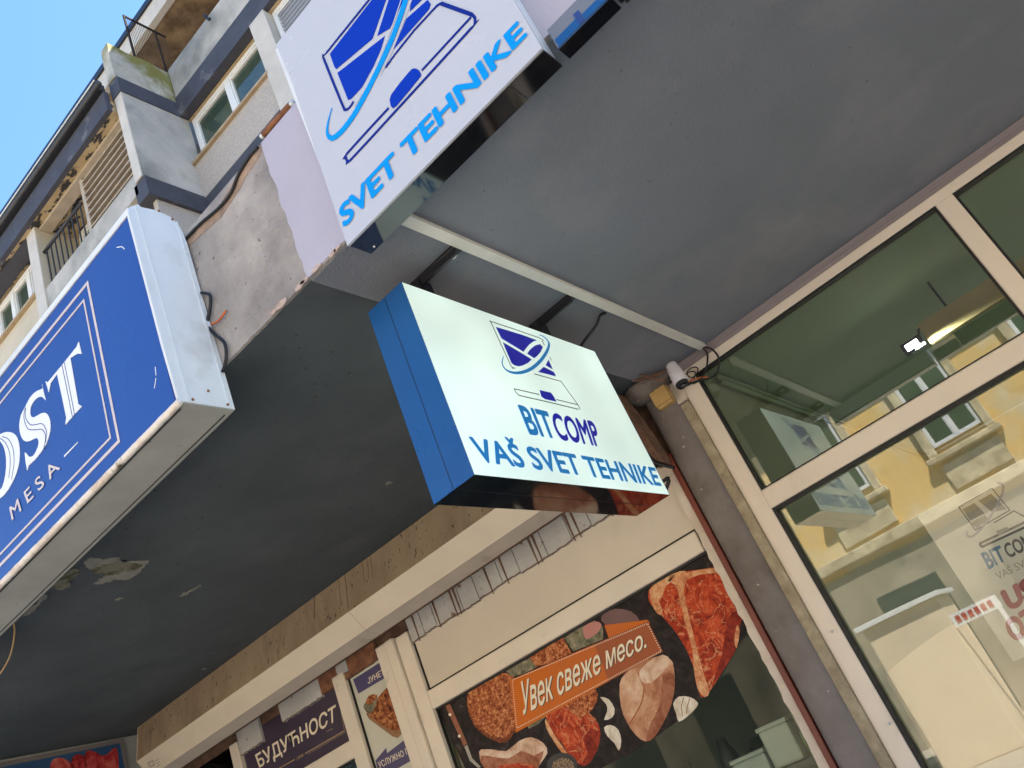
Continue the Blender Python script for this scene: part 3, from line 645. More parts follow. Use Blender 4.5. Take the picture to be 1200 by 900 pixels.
c_o = [PB((107, 326)), PB((139.5, 517))]; c_i = [PB((103, 346)), PB((129.5, 513))]
xo, xi = c_o[1].x, c_i[1].x
stroke(bm, [(-4.2, YB - .0006, c_o[0].z), (xo, YB - .0006, c_o[0].z), (xo, YB - .0006, c_o[1].z), (-4.2, YB - .0006, c_o[1].z)], .0135, nB, .0012, True)
stroke(bm, [(-4.165, YB - .0006, c_i[0].z), (xi, YB - .0006, c_i[0].z), (xi, YB - .0006, c_i[1].z), (-4.165, YB - .0006, c_i[1].z)], .009, nB, .0012, True)
mesh_obj('border', bm, M_letter_cream, S)
c3 = lambda L: [PB((x/6, 380 + y/6)) for x, y in L]
Tp = [(322, 400), (338, 408), (436, 290), (540, 160), (556, 123), (577, 210), (548, 206), (497, 238), (525, 400), (553, 562), (578, 577), (520, 640), (462, 708), (468, 655), (436, 500), (403, 350), (358, 415), (345, 478)]
bm = bmesh.new(); add_prism(bm, c3(Tp), (0, -.0015, 0)); mesh_obj('letter', bm, M_letter_white, S)
Sp = smooth_pts([(297, 420), (302, 452), (270, 465), (235, 490), (205, 530), (180, 580), (150, 640), (138, 710), (145, 770), (165, 812), (195, 825), (235, 810), (262, 800), (275, 830), (262, 880), (235, 925), (205, 930), (176, 900), (193, 1027), (203, 995), (245, 955), (290, 900), (330, 835), (355, 750), (355, 680), (340, 640), (318, 622), (285, 630), (240, 655), (218, 640), (215, 600), (228, 560), (255, 525), (285, 510), (305, 515), (325, 535), (312, 490)], 2)
bm = bmesh.new(); add_prism(bm, c3(Sp), (0, -.0015, 0)); mesh_obj('letter', bm, M_letter_white, S)
Oo = smooth_pts([(0, 775), (50, 757), (95, 765), (125, 800), (140, 870), (138, 960), (120, 1040), (85, 1120), (40, 1190), (0, 1225), (-60, 1250), (-120, 1210), (-150, 1120), (-145, 1010), (-110, 900), (-60, 820)], 2)
Oi = smooth_pts([(-20, 805), (10, 830), (35, 880), (46, 960), (40, 1060), (20, 1140), (0, 1165), (-30, 1195), (-60, 1195), (-70, 1120), (-72, 1010), (-62, 900), (-45, 840), (-30, 812)], 2)
bm = bmesh.new(); A = c3(Oo); Bc = c3(Oi); A = A[:len(A)]; 
def ring(bm, A, C, off):
    N = 64
    def res(L): return [L[int(i*len(L)/N) % len(L)].lerp(L[(int(i*len(L)/N)+1) % len(L)], (i*len(L)/N) % 1) for i in range(N)]
    a, c = res(A), res(C)
    for i in range(N): add_prism(bm, [a[i], a[(i+1) % N], c[(i+1) % N], c[i]], off)
ring(bm, A, Bc, (0, -.0015, 0)); mesh_obj('letter', bm, M_letter_white, S)
inl = lambda L, w_: PEND.append(([p + Vector((0, -.0016, 0)) for p in c3(smooth_pts(L, 3, False))], w_, nB, .0008, False))
inl([(440, 288), (476, 465), (512, 648)], .0028); inl([(455, 266), (492, 448), (528, 634)], .0028)
inl([(180, 590), (172, 660), (200, 735), (255, 742), (300, 740), (325, 790), (310, 880)], .0028); inl([(185, 585), (182, 650), (215, 705), (260, 705), (300, 700), (330, 750), (325, 830)], .0028)
inl([(0, 800), (40, 830), (70, 900), (75, 990), (65, 1080)], .0028); inl([(20, 790), (65, 810), (97, 880), (102, 980), (85, 1090)], .0028)
strokes_done('letter_inline', M_darkblue, S)
c4 = lambda x, y: PB((x/6, 500 + y/6))
text_quad('lettering', 'M E S A', c4(68, 570), c4(383, 232), c4(430, 292), c4(88, 660), (0, -.001, 0), M_letter_cream, S, bold=.012, th=(0, -.0008, 0))
bm = bmesh.new(); stroke(bm, [c4(452, 210), c4(550, 108)], [.007, .003], nB, .001); mesh_obj('dash', bm, M_letter_white, S)
rnd = random.Random(4)
for a in ([(182, 430), (183, 440)], [(183, 443), (181, 455)], [(137, 290), (143, 289), (146, 292)]):
    bm = bmesh.new(); stroke(bm, [PB(p) for p in a], .003, nB, .0008); mesh_obj('scratch', bm, M_letter_white, S)

# ---------------------------------------------------------------- white box sign with the laptop logo on the fascia
T = thing('white_logo_sign', (-.75, 1.54, 3.1), 'white acrylic box sign with blue laptop logo and the words SVET TEHNIKE', 'sign')
YS = 1.494; zb = 3.1
TL = AY((340, 90), YS); BL = AY((407, 288), YS); BR = AY((635, 56), YS)
xl, xr, zt = BL.x, BR.x, 3.93
prism('face', [Vector((TL.x, YS, TL.z)), Vector((xl, YS, BL.z)), Vector((xr, YS, BR.z)), Vector((xr + .005, YS, zt)), Vector((TL.x - .005, YS, zt))], (0, .008, 0), M_acryl, T)
box('body', (xl + .006, xr - .006), (YS + .009, YF - .004), (zb + .008, zt), M_signwhite, T)
box('bottom', (xl + .002, -.50), (YS + .0085, YF + .002), (zb - .002, zb + .0075), M_black_gloss, T); box('bottom', (-.497, xr - .002), (YS + .0085, YF + .002), (zb - .002, zb + .0075), M_black_gloss, T)
bm = bmesh.new(); bmesh.ops.create_uvsphere(bm, u_segments=8, v_segments=6, radius=.004, matrix=Matrix.Translation((xl + .03, YF - .012, zb - .003))); mesh_obj('screw', bm, M_steel, T, True)
def PS(p): return AY(p, YS - .0006)
nS = (0, -1, 0)
g7 = lambda L: [PS((370 + x/4.5, y/4.5)) for x, y in L]
def flat(par, P, pts, mt, off, name='logo_shape'):
    bm = bmesh.new(); add_prism(bm, [Vector(p) for p in pts], off); mesh_obj(name, bm, mt, par)
offS = (0, -.001, 0)
# screen fields (continuing above the frame edge as far as the sign reaches)
flat(T, None, g7([(75, 285), (300, -5), (372, -110), (410, -110), (300, 205), (110, 365), (100, 355)]), M_logo_blue, offS)
flat(T, None, g7([(115, 385), (365, 190), (345, 260), (305, 350), (245, 460), (190, 520), (172, 528)]), M_logo_blue, offS)
flat(T, None, g7([(420, -110), (520, -120), (392, 150), (325, 190)]), M_logo_blue, offS)
flat(T, None, g7([(505, -10), (540, -70), (600, -50), (560, 0), (497, 62)]), M_logo_blue, offS)
flat(T, None, g7([(478, 100), (590, 0), (607, 22), (598, 50), (412, 260)]), M_logo_blue, offS)
lw = .0085
sl = lambda L, wd=lw, cl=False: PEND.append((g7(L), wd, nS, .001, cl))
sl(smooth_pts([(420, -170), (285, -5), (60, 275), (43, 292), (45, 315), (140, 550), (155, 578), (170, 575), (185, 560), (200, 535)], 2, False), lw)
sl([(368, 358), (420, 285), (520, 160), (640, 30), (660, 18)], .0075)
sl([(660, 18), (825, 78)], .011)
sl(smooth_pts([(825, 78), (840, 95), (838, 125), (820, 150), (400, 610), (185, 843), (168, 850), (160, 832), (165, 810), (385, 570)], 2, False), .0085)
sl([(560, 372), (820, 90)], .0075)
strokes_done('logo_line', M_logo_line, T)
flat(T, None, g7(smooth_pts([(400, 500), (490, 385), (520, 362), (545, 372), (555, 395), (545, 415), (430, 555), (405, 568), (395, 545)], 2)), M_logo_blue, (0, -.0018, 0))
bm = bmesh.new()
sw = smooth_pts([(88, 570), (68, 640), (62, 700), (80, 728), (105, 722), (150, 680), (220, 580), (310, 410), (390, 240), (440, 110), (480, -10), (500, -90)], 3, False)
n = len(sw); wd = [.002 + .018 * min(1, (i/n)*2.6) for i in range(n)]
stroke(bm, [p + Vector((0, -.001, 0)) for p in g7(sw)], wd, nS, .0012); mesh_obj('logo_swoosh', bm, M_cyan, T)
bm = bmesh.new(); stroke(bm, [p + Vector((0, -.0011, 0)) for p in g7(smooth_pts([(205, 560), (262, 470), (340, 310), (395, 170), (455, -10)], 3, False))], .004, nS, .0004); stroke(bm, [p + Vector((0, -.0011, 0)) for p in g7(smooth_pts([(340, 400), (390, 300), (440, 180), (510, -10)], 3, False))], .004, nS, .0004); mesh_obj('logo_gap', bm, M_acryl, T)
text_quad('lettering', 'SVET TEHNIKE', PS((396.3, 244.7)), PS((607, 24)), PS((619, 41.7)), PS((403.7, 268)), (0, -.001, 0), M_cyan, T, bold=.036, th=(0, -.001, 0))

# neighbouring low sign boxes further along the fascia
Nn = thing('grey_sign_box', (-.26, 1.55, 3.1), 'low grey glossy sign box with blue stripe beside the white logo sign', 'sign')
x0 = xr + .022
box('body', (x0, -.195), (1.535, YF - .004), (zb + .004, 3.172), pmat('grey_gloss_panel', (.16, .165, .175), .15, ior=1.8), Nn); box('bottom', (x0, -.195), (1.533, YF + .002), (zb - .002, zb + .0035), M_black_gloss, Nn)
box('stripe', (x0 + .004, -.286), (1.5335, 1.5348), (zb + .005, zb + .03), M_side_blue, Nn); box('stripe', (-.27, -.197), (1.5335, 1.5348), (zb + .005, zb + .026), M_side_blue, Nn)
box('stripe', (-.287, -.271), (1.5325, 1.5348), (zb + .006, zb + .044), M_darkblue, Nn)
Nn = thing('black_sign_box', (.1, 1.55, 3.1), 'black glossy sign box hanging from the canopy edge past the grey one', 'sign')
box('body', (-.19, 1.2), (1.53, YF - .004), (zb, 3.3), M_black_gloss, Nn, bev=.003)
box('backing_tube', (-.18, 1.19), (YF - .0035, YF + .012), (zb + .005, ZS - .01), M_black_metal, Nn)

# ---------------------------------------------------------------- hanging double-sided light box
Hh = thing('hanging_light_box', (-1.25, 2.3, 2.42), 'lit white hanging box sign with blue sides, laptop logo and VAŠ SVET TEHNIKE lettering', 'sign')
XH = -1.178
C = dict(tl=(1.758, 3.100), tr=(2.854, 3.083), br=(2.860, 2.424), bl=(1.729, 2.425))
def HQ(x, inset=0):
    cy, cz = 2.3, 2.757
    return [Vector((x, y + (cy-y)*inset, z + (cz-z)*inset)) for y, z in (C['tl'], C['tr'], C['br'], C['bl'])]
prism('face', HQ(XH, .004), (-.006, 0, 0), M_face, Hh)
prism('face', HQ(XH - .158, .004), (.006, 0, 0), M_face, Hh)
def shell(xa, xb):
    bm = bmesh.new(); q = HQ(xa); q2 = HQ(xb); th = .004
    def inn(p, k): return Vector((p.x, p.y + (2.3 - p.y)*k, p.z + (2.757 - p.z)*k))
    names = {0: 1, 1: 0, 2: 1, 3: 0}
    for i in range(4):
        j = (i+1) % 4; k = .0035
        a, b = q[i], q[j]; c, d_ = q2[j], q2[i]
        ia, ib, ic, id_ = inn(a, k), inn(b, k), inn(c, k), inn(d_, k)
        for f in ((a, b, c, d_), (ia, id_, ic, ib), (a, ia, ib, b), (d_, c, ic, id_)):
            fc = bm.faces.new([bm.verts.new(v) for v in f]); fc.material_index = 1 if i in (1, 3) else 0
    bmesh.ops.remove_doubles(bm, verts=bm.verts, dist=1e-6)
    return bm
mesh_obj('case', shell(XH + .0005, XH - .0775), [M_black_gloss, M_side_blue], Hh)
mesh_obj('case', shell(XH - .0805, XH - .1585), [M_black_gloss, M_side_blue], Hh)
prism('joint', HQ(XH - .0776, .0012), (-.0028, 0, 0), M_black, Hh)
offH = (.001, 0, 0); nH = (1, 0, 0)
h1 = lambda L: [AX((540 + x/7.5, 360 + y/7.5), XH + .0006) for x, y in L]
h2 = lambda x, y: AX((540 + x/4.615, 460 + y/4.615), XH + .0006)
flat(Hh, None, h1(smooth_pts([(308, 175), (420, 208), (540, 245), (668, 292), (640, 300), (600, 330), (570, 365), (550, 392), (450, 330), (358, 275)], 1)), M_lit_blue, offH)
flat(Hh, None, h1([(370, 310), (500, 385), (622, 460), (590, 490), (545, 512), (510, 520), (470, 510), (445, 490), (405, 395)]), M_lit_blue, offH)
flat(Hh, None, h1([(583, 408), (610, 370), (650, 338), (695, 325), (720, 352), (700, 395), (670, 430), (645, 448)]), M_lit_blue, offH)
flat(Hh, None, h1([(770, 462), (806, 545), (745, 510)]), M_lit_blue, offH); flat(Hh, None, h1([(728, 525), (818, 572), (835, 608), (680, 568)]), M_lit_blue, offH)
ln = lambda L, wd=.0035: PEND.append((h1(L), wd, nH, .0008, False))
ln(smooth_pts([(478, 538), (455, 530), (435, 505), (270, 145), (268, 133), (285, 132), (690, 270), (715, 300), (735, 335)], 2, False), .0032)
ln([(648, 587), (880, 652), (1030, 860), (1050, 898)], .003); ln([(780, 438), (796, 468)], .0025)
ln([(840, 812), (1030, 858)], .003); ln([(690, 768), (470, 718), (480, 745), (510, 775), (760, 832), (1035, 898)], .0032)
strokes_done('logo_line', M_lit_line, Hh)
flat(Hh, None, h1([(693, 730), (790, 752), (815, 785), (838, 830), (740, 808), (708, 785)]), M_lit_blue, offH)
bm = bmesh.new(); sw = smooth_pts([(375, 432), (362, 490), (390, 545), (450, 575), (530, 575), (620, 540), (700, 470), (755, 390), (775, 325), (755, 285), (720, 255), (690, 245)], 3, False); n = len(sw)
stroke(bm, h1(sw), [.002 + .0105*math.sin(math.pi*min(1, i/n*1.02))**1.3 for i in range(n)], nH, .0012); mesh_obj('logo_swoosh', bm, M_lit_mid, Hh)
text_quad('lettering', 'BIT', h2(303, 65), h2(467, 104), h2(523, 254), h2(370, 228), (.0006, 0, 0), M_lit_mid, Hh, bold=.03, th=(.0008, 0, 0))
text_quad('lettering', 'COMP', h2(478, 107), h2(718, 158), h2(764, 297), h2(525, 255), (.0006, 0, 0), M_lit_blue, Hh, bold=.028, th=(.0008, 0, 0))
text_quad('lettering', 'VAŠ SVET TEHNIKE', h2(38, 238), h2(1048, 408), h2(1086, 508), h2(97, 376), (.0006, 0, 0), M_lit_mid, Hh, bold=.026, th=(.0008, 0, 0))
for y in (1.925, 2.585):    # hangers
    hb = boxes('bracket', [((-1.255, -1.045), (y - .022, y + .022), (ZS - .018, ZS - .006)), ((-1.255, -1.045), (y - .022, y - .012), (ZS - .045, ZS - .0185)), ((-1.262, -1.208), (y - .03, y + .034), (3.06, ZS - .0185))], M_black_metal, Hh, bev=.002)
    bm = bmesh.new(); bmesh.ops.create_cone(bm, segments=6, radius1=.011, radius2=.010, depth=.01, cap_ends=True, matrix=Matrix.Translation((-1.075, y + .003, ZS - .023))); bmesh.ops.create_cone(bm, segments=14, radius1=.016, radius2=.016, depth=.003, cap_ends=True, matrix=Matrix.Translation((-1.075, y + .003, ZS - .0197)))
    mesh_obj('bolt', bm, M_steel, hb)
cb = tube('cable', [AZ((709, 367), ZS - .006), AZ((703, 370), ZS - .02), AZ((698, 382), ZS - .05), Vector((-1.22, 2.81, 3.11)), Vector((-1.225, 2.815, 3.07))], .006, M_black, None, k=5)
tag(cb, 'black power cable curving from the soffit into the hanging light box', 'cable')

# ---------------------------------------------------------------- white trunking on the soffit
dct = thing('cable_trunking', (-1.02, 2.7, ZS - .03), 'white plastic cable trunking running straight across the grey soffit', 'trunking')
box('channel', (-1.038, -1.004), (YF + .05, 3.69), (ZS - .018, ZS - .0045), M_duct, dct); box('lid', (-1.041, -1.001), (YF + .05, 3.69), (ZS - .024, ZS - .0182), M_duct, dct, bev=.002)
for pts, lab in (([(-1.02, 3.68, 3.18), (-1.02, 3.69, 3.14), (-1.05, 3.67, 3.08), (-1.1, 3.68, 3.055), (-1.15, 3.69, 3.06), (-1.17, 3.69, 3.09)], 'black cable dropping from the trunking end to the camera wiring'),
                 ([(-1.015, 3.685, 3.18), (-.985, 3.68, 3.14), (-.98, 3.675, 3.08), (-1.02, 3.675, 3.03), (-1.07, 3.68, 3.03), (-1.13, 3.69, 3.06), (-1.19, 3.69, 3.07)], 'black cable looping wide from the trunking end over the window corner')):
    tag(tube('cable', pts, .0045, M_black, None, k=5), lab, 'cable')

# ---------------------------------------------------------------- camera, junction box and wiring at the pillar head
sc = thing('security_camera', (-1.19, 3.6, 3.1), 'small white cone shaped security camera on the pillar head', 'camera')
a = AY((786, 427), 3.58); b = AY((799, 449), 3.56)
dd = (b - a)
tube('housing', [a, a + dd*.1, a + dd*.5, b], [.024, .028, .033, .037], M_socket, sc, k=1, seg=20)
tube('lens_ring', [b + dd*.0, b + dd*.12], [.033, .03], M_black, sc, k=1, seg=16); tube('lens', [b + dd*.12, b + dd*.2], [.018, .014], M_black_gloss, sc, k=1, seg=12)
tube('mount_arm', [a + dd*.2, Vector((-1.2, 3.64, 3.13)), Vector((-1.23, 3.68, 3.15))], .008, M_black, sc, k=3)
jb = thing('junction_box', (-1.29, 3.64, 3.03), 'yellowed square plastic junction box on the pillar', 'box')
p = AY((778, 467), 3.64)
box('case', (p.x - .044, p.x + .044), (3.612, 3.66), (p.z - .03, p.z + .05), M_jbox, jb, bev=.005); box('lid', (p.x - .044, p.x + .044), (3.606, 3.6118), (p.z - .028, p.z + .048), M_jbox, jb, bev=.002)
box('lower_lip', (p.x - .04, p.x + .042), (3.612, 3.655), (p.z - .044, p.z - .0305), M_jbox, jb, bev=.003)
hub = AY((812, 436), 3.68)
rnd = random.Random(21)
for i, lab in enumerate(('thin black wire coil tangled above the window corner', 'short black wire loop tangled beside the camera')):
    c0 = hub + Vector((-.02*i, 0, -.01*i)); tag(tube('cable', [c0 + Vector((.03*math.cos(t), .006*math.sin(t*2), .022*math.sin(t))) for t in [i*.7 + k*.7 for k in range(10)]], .003, M_black, None, k=3), lab, 'cable')
tag(tube('cable', [hub + Vector((-.06, 0, -.03)), hub + Vector((-.02, -.01, -.035)), hub + Vector((.03, 0, -.05)), hub + Vector((.05, .0, -.065))], .004, M_wire_red, None, k=3), 'orange wire crossing the broken corner of the window frame', 'cable')
for k, (lab, pts) in enumerate((('thick dark cable bundle sagging from behind the light box to the pillar', [(712, 441), (735, 437), (756, 441), (780, 447)]), ('frayed brown cable running along the pillar head', [(716, 445), (742, 446), (768, 440), (786, 430)]),
                                ('black cable curling down beside the rusted awning end', [(748, 505), (755, 525), (766, 540), (778, 545), (790, 548)]), ('black cable knot behind the light box corner', [(770, 545), (764, 555), (772, 566), (784, 560), (780, 575)]))):
    tag(tube('cable', [AY(q, 3.55 + .02*k) for q in pts], .007 if k < 2 else .009, M_rotten if k < 2 else M_black, None, k=4), lab, 'cable')

# ---------------------------------------------------------------- awning cassette
Aw = thing('awning_cassette', (-3.6, 3.5, 2.82), 'long dusty cream awning cassette with drip stains under the dark soffit', 'awning')
prof = [(3.385, ZS - .003), (3.335, 2.975), (3.41, 2.86), (3.505, 2.824), (3.69, 2.88), (3.69, ZS - .003)]
XA0, XA1, XAs = -5.676, -1.60, -3.392
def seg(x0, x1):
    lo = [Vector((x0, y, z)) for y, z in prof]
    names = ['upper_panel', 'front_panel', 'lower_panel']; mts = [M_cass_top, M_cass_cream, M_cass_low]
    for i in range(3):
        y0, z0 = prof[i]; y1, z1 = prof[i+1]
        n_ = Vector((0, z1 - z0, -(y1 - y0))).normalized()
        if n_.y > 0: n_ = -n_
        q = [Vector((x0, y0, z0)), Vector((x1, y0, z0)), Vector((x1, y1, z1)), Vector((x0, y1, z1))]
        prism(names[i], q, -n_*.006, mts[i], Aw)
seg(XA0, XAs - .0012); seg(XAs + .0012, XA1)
prism('core', [Vector((XA0 + .01, y*.97 + .115, z*.985 + .042)) for y, z in prof], (XA1 - XA0 - .02, 0, 0), M_rotten, Aw)
prism('end_plate', [Vector((XA0 - .002, y, z)) for y, z in prof], (-.006, 0, 0), M_cass_cream, Aw); prism('end_plate', [Vector((XA1 + .002, y, z)) for y, z in prof], (.006, 0, 0), M_rust, Aw)
def fr_pt(px, py): # on the sloped front panel
    d_ = ray(px, py); (y0, z0), (y1, z1) = prof[1], prof[2]; n_ = Vector((0, z1-z0, -(y1-y0))).normalized(); t = n_.dot(Vector((0, y0, z0 - CAMZ))) / n_.dot(d_); return d_*t + Vector((0, 0, CAMZ))
nf = Vector((0, prof[2][1]-prof[1][1], -(prof[2][0]-prof[1][0]))).normalized()
if nf.y > 0: nf = -nf
bm = bmesh.new(); stroke(bm, [fr_pt(*q) + nf*.0008 for q in ((174, 894), (179, 891), (181, 896), (176, 899))], .004, nf, .0006, True)
for q in (((182, 892), (186, 889)), ((183, 895), (187, 892)), ((184, 898), (188, 895))): stroke(bm, [fr_pt(*k) + nf*.0008 for k in q], .0025, nf, .0006)
mesh_obj('maker_mark', bm, M_black, Aw)
def up_pt(px, py):
    d_ = ray(px, py); (y0, z0), (y1, z1) = prof[0], prof[1]; n_ = Vector((0, z1-z0, -(y1-y0))).normalized(); t = n_.dot(Vector((0, y0, z0 - CAMZ))) / n_.dot(d_); return d_*t + Vector((0, 0, CAMZ))
nu = Vector((0, prof[1][1]-prof[0][1], -(prof[1][0]-prof[0][0]))).normalized()
if nu.y > 0: nu = -nu
for a, b, wd in (((368.5, 697), (368, 727), .009), ((397, 677), (399, 719), .004), ((404, 673), (408, 712), .005), ((424, 659), (427, 684), .003), ((430, 655), (432, 678), .003), ((434, 651), (437, 676), .003)):
    bm = bmesh.new(); stroke(bm, [up_pt(*a) + nu*.0006, (up_pt(*a) + up_pt(*b))/2 + nu*.0006 + Vector((.004, 0, 0)), up_pt(*b) + nu*.0006], [wd, wd*.8, wd*.4], nu, .0008); mesh_obj('drip_stain', bm, M_rotten, Aw)
# rotten timber and rusted sheet between cassette end and pillar
rt = bmesh.new()
pts = [Vector((-1.585, 3.5, 3.16)), Vector((-1.45, 3.52, 3.17)), Vector((-1.425, 3.55, 2.95)), Vector((-1.43, 3.6, 2.78)), Vector((-1.5, 3.62, 2.8)), Vector((-1.585, 3.58, 2.9))]
o = mesh_obj('rotten_board', (lambda b_: (add_prism(b_, pts, (0, .08, 0)), b_)[1])(rt), M_rotten, Aw)

# ================================================================== PRINTS ON THE BUTCHER WINDOW
YG = D - .0005
Pm = thing('window_meat_print', (-2.4, D, 1.4), 'printed window film with raw meat and orange Увек свеже месо banner', 'window film')
def PM(p, k=0): return AY(p, YG - .0004*k)
def mflat(name, pxs, mt, k, sm=2):
    L = smooth_pts(pxs, sm) if sm > 1 else pxs
    bm = bmesh.new(); add_prism(bm, [PM(p, k) for p in L], (0, -.0003, 0)); return mesh_obj(name, bm, mt, Pm)
arc = [(883, 719), (879, 730), (863, 761), (846, 790), (829, 813), (812, 830), (794, 845), (768, 864), (739, 883), (707, 899), (660, 925), (600, 950)]
mflat('background', [(513, 832), (600, 780), (700, 722), (832, 645), (845, 664), (865, 695)] + arc + [(575, 965), (545, 900)], M_slate, 0, 1)
q4 = lambda L: [(510 + x/3.46, 640 + y/3.46) for x, y in L]
q5 = lambda L: [(690 + x/3.46, 640 + y/3.46) for x, y in L]
q6 = lambda L: [(590 + x/6, 710 + y/6) for x, y in L]
mflat('minced_patty', q4([(130, 610), (150, 560), (190, 530), (250, 510), (320, 530), (345, 590), (340, 680), (320, 750), (285, 797), (230, 785), (165, 735), (135, 670)]), M_mince, 1)
mflat('herb_patch', q6([(20, 460), (100, 410), (185, 365), (235, 430), (160, 470), (60, 500)]), M_greenp, 1, 1)
mflat('minced_patty', q6([(185, 365), (300, 290), (420, 225), (455, 290), (480, 330), (330, 400), (230, 430)]), M_mince, 1, 1)
mflat('herb_patch', q6([(425, 225), (520, 165), (640, 100), (700, 150), (700, 235), (600, 275), (490, 320)]), M_greenp, 1, 1)
mflat('ham_slice', q6([(560, 150), (640, 110), (690, 130), (660, 190), (580, 235)]), M_pink, 2)
mflat('ham_slice', q6([(690, 70), (780, 20), (900, 40), (960, 110), (900, 135), (720, 135)]), pmat('purple_print', (.13, .06, .065), .35, (.18, .08, .08), 6), 1)
mflat('steak', q4([(448, 690), (480, 655), (520, 635), (600, 665), (650, 700), (670, 760), (655, 830), (620, 885), (585, 885), (540, 845), (515, 800), (480, 760)]), M_meat, 1)
mflat('steak', q4([(530, 640), (580, 610), (650, 580), (655, 630), (620, 680), (570, 690)]), M_mince, 2)
mflat('steak_fat', q4([(448, 700), (480, 760), (515, 810), (540, 850), (520, 845), (480, 790), (450, 735)]), M_fat, 2)
mflat('tbone_steak', q5([(245, 175), (290, 135), (350, 110), (450, 95), (540, 90), (600, 165), (630, 245), (610, 330), (600, 410), (540, 510), (475, 610), (445, 590), (425, 490), (385, 400), (330, 320), (275, 260), (245, 225)]), M_meat, 1)
mflat('bone', q5([(345, 110), (390, 100), (400, 130), (385, 180), (400, 260), (425, 360), (450, 460), (470, 530), (490, 590), (470, 612), (440, 575), (425, 490), (420, 420), (390, 310), (370, 220), (355, 160), (320, 140)]), M_fat, 2)
mflat('fat_edge', q5([(385, 115), (450, 95), (540, 90), (550, 105), (450, 115), (400, 135)]), M_fat, 3)
mflat('fat_edge', q5([(600, 320), (612, 340), (600, 415), (590, 380)]), M_fat, 3)
mflat('bone', q5([(245, 180), (290, 140), (340, 112), (350, 130), (310, 165), (300, 200), (285, 225), (300, 260), (290, 280), (265, 255)]), M_fat, 2)
mflat('chicken', q5([(125, 560), (145, 520), (180, 490), (240, 460), (300, 445), (340, 470), (348, 540), (345, 600), (320, 680), (270, 770), (230, 792), (190, 765), (155, 715), (130, 650)]), M_chicken, 1)
mflat('chicken_neck', q5([(205, 510), (240, 470), (300, 440), (330, 465), (300, 510), (250, 555), (215, 550)]), M_pale, 2)
bm = bmesh.new(); stroke(bm, [PM(p, 3) for p in q5(smooth_pts([(225, 570), (215, 630), (190, 680), (165, 720)], 4, False))], .006, (0, -1, 0), .0003); mesh_obj('chicken_fold', bm, M_orange2, Pm)
mflat('drumstick', q4([(180, 850), (185, 825), (240, 825), (290, 830), (340, 790), (390, 775), (440, 800), (455, 840), (420, 890), (400, 940), (300, 940), (200, 900)]), M_pale, 1)
mflat('drumstick_meat', q4([(260, 890), (330, 880), (400, 890), (420, 930), (300, 950), (250, 920)]), M_meat, 2)
for L in ([(45, 612), (80, 620), (105, 660), (95, 695), (62, 705), (75, 670), (70, 640)], [(62, 735), (90, 725), (120, 745), (132, 790), (122, 830), (105, 800), (75, 770)]): mflat('garlic_clove', q5(L), M_garlic, 1)
mflat('garlic_bulb', q5([(342, 640), (365, 610), (410, 612), (438, 630), (440, 650), (400, 690), (365, 712), (355, 680)]), M_garlic, 1)
bm = bmesh.new()
for L in ([(385, 612), (375, 650), (380, 690)], [(410, 614), (400, 650), (395, 680)]): stroke(bm, [PM(p, 3) for p in q5(L)], .004, (0, -1, 0), .0003)
mesh_obj('garlic_fold', bm, M_board, Pm)
ell = lambda cx, cy, a, b, n=20: [(cx + a*math.cos(2*math.pi*i/n), cy + b*math.sin(2*math.pi*i/n)) for i in range(n)]
mflat('pepper_bowl', ell(659, 897, 18, 15), M_black_metal, 3, 1); mflat('pepper', ell(660, 898, 13, 10), pmat('pepper_print', (.3, .18, .1), .4, (.05, .03, .02), 120, detail=1, lo=.45, hi=.55), 4, 1)
mflat('knife_handle', q4([(40, 645), (60, 640), (130, 800), (115, 810)]), M_woodp, 1, 1); mflat('knife_blade', q4([(118, 812), (130, 805), (150, 860), (185, 895), (175, 900), (140, 870)]), M_grey, 1, 1)
for x, y in ((60, 683), (98, 770)): mflat('rivet', ell(510 + x/3.46, 640 + y/3.46, 1.8, 1.8, 8), M_cream_print, 2, 1)
for L in ([(300, 100), (360, 130), (450, 150)], ): pass
mflat('chicken_shade', q5([(300, 520), (345, 520), (345, 600), (320, 680), (270, 770), (232, 790), (250, 720), (290, 640)]), print_mat('poultry_shade_print', [(.3, (.16, .04, .02)), (.45, (.3, .1, .05)), (.6, (.42, .18, .1)), (.7, (.5, .26, .16))], 9), 2)
mflat('chicken_leg', q5([(125, 560), (150, 520), (185, 500), (215, 560), (225, 600), (200, 660), (165, 715), (135, 660)]), print_mat('poultry_light_print', [(.3, (.42, .19, .1)), (.45, (.58, .33, .2)), (.6, (.68, .45, .3)), (.7, (.76, .58, .44))], 8), 2)
mflat('steak_shade', q4([(600, 780), (640, 740), (668, 770), (655, 830), (620, 885), (590, 885), (620, 840)]), print_mat('dark_meat_print', [(.3, (.06, .004, .003)), (.45, (.2, .016, .008)), (.6, (.32, .035, .014)), (.72, (.48, .1, .04))], 18), 2)
mflat('steak_shade', q5([(560, 300), (600, 260), (628, 250), (610, 330), (600, 410), (560, 480), (500, 560), (540, 440)]), MATS['dark_meat_print'], 2)
mflat('patty_shade', q4([(130, 640), (160, 720), (230, 770), (300, 770), (335, 700), (340, 690), (320, 755), (285, 797), (230, 785), (165, 735)]), print_mat('dark_mince_print', [(.35, (.05, .01, .004)), (.48, (.18, .04, .014)), (.6, (.3, .09, .035)), (.7, (.42, .18, .08))], 70, 4), 2)
mflat('drumstick_shade', q4([(185, 850), (240, 855), (300, 860), (350, 830), (400, 850), (440, 830), (420, 890), (400, 940), (300, 940), (200, 900)]), MATS['poultry_shade_print'], 1.5)
mflat('slate_glow', q4([(345, 620), (450, 560), (530, 520), (540, 600), (460, 680), (380, 740)]), M_greenp, .5)
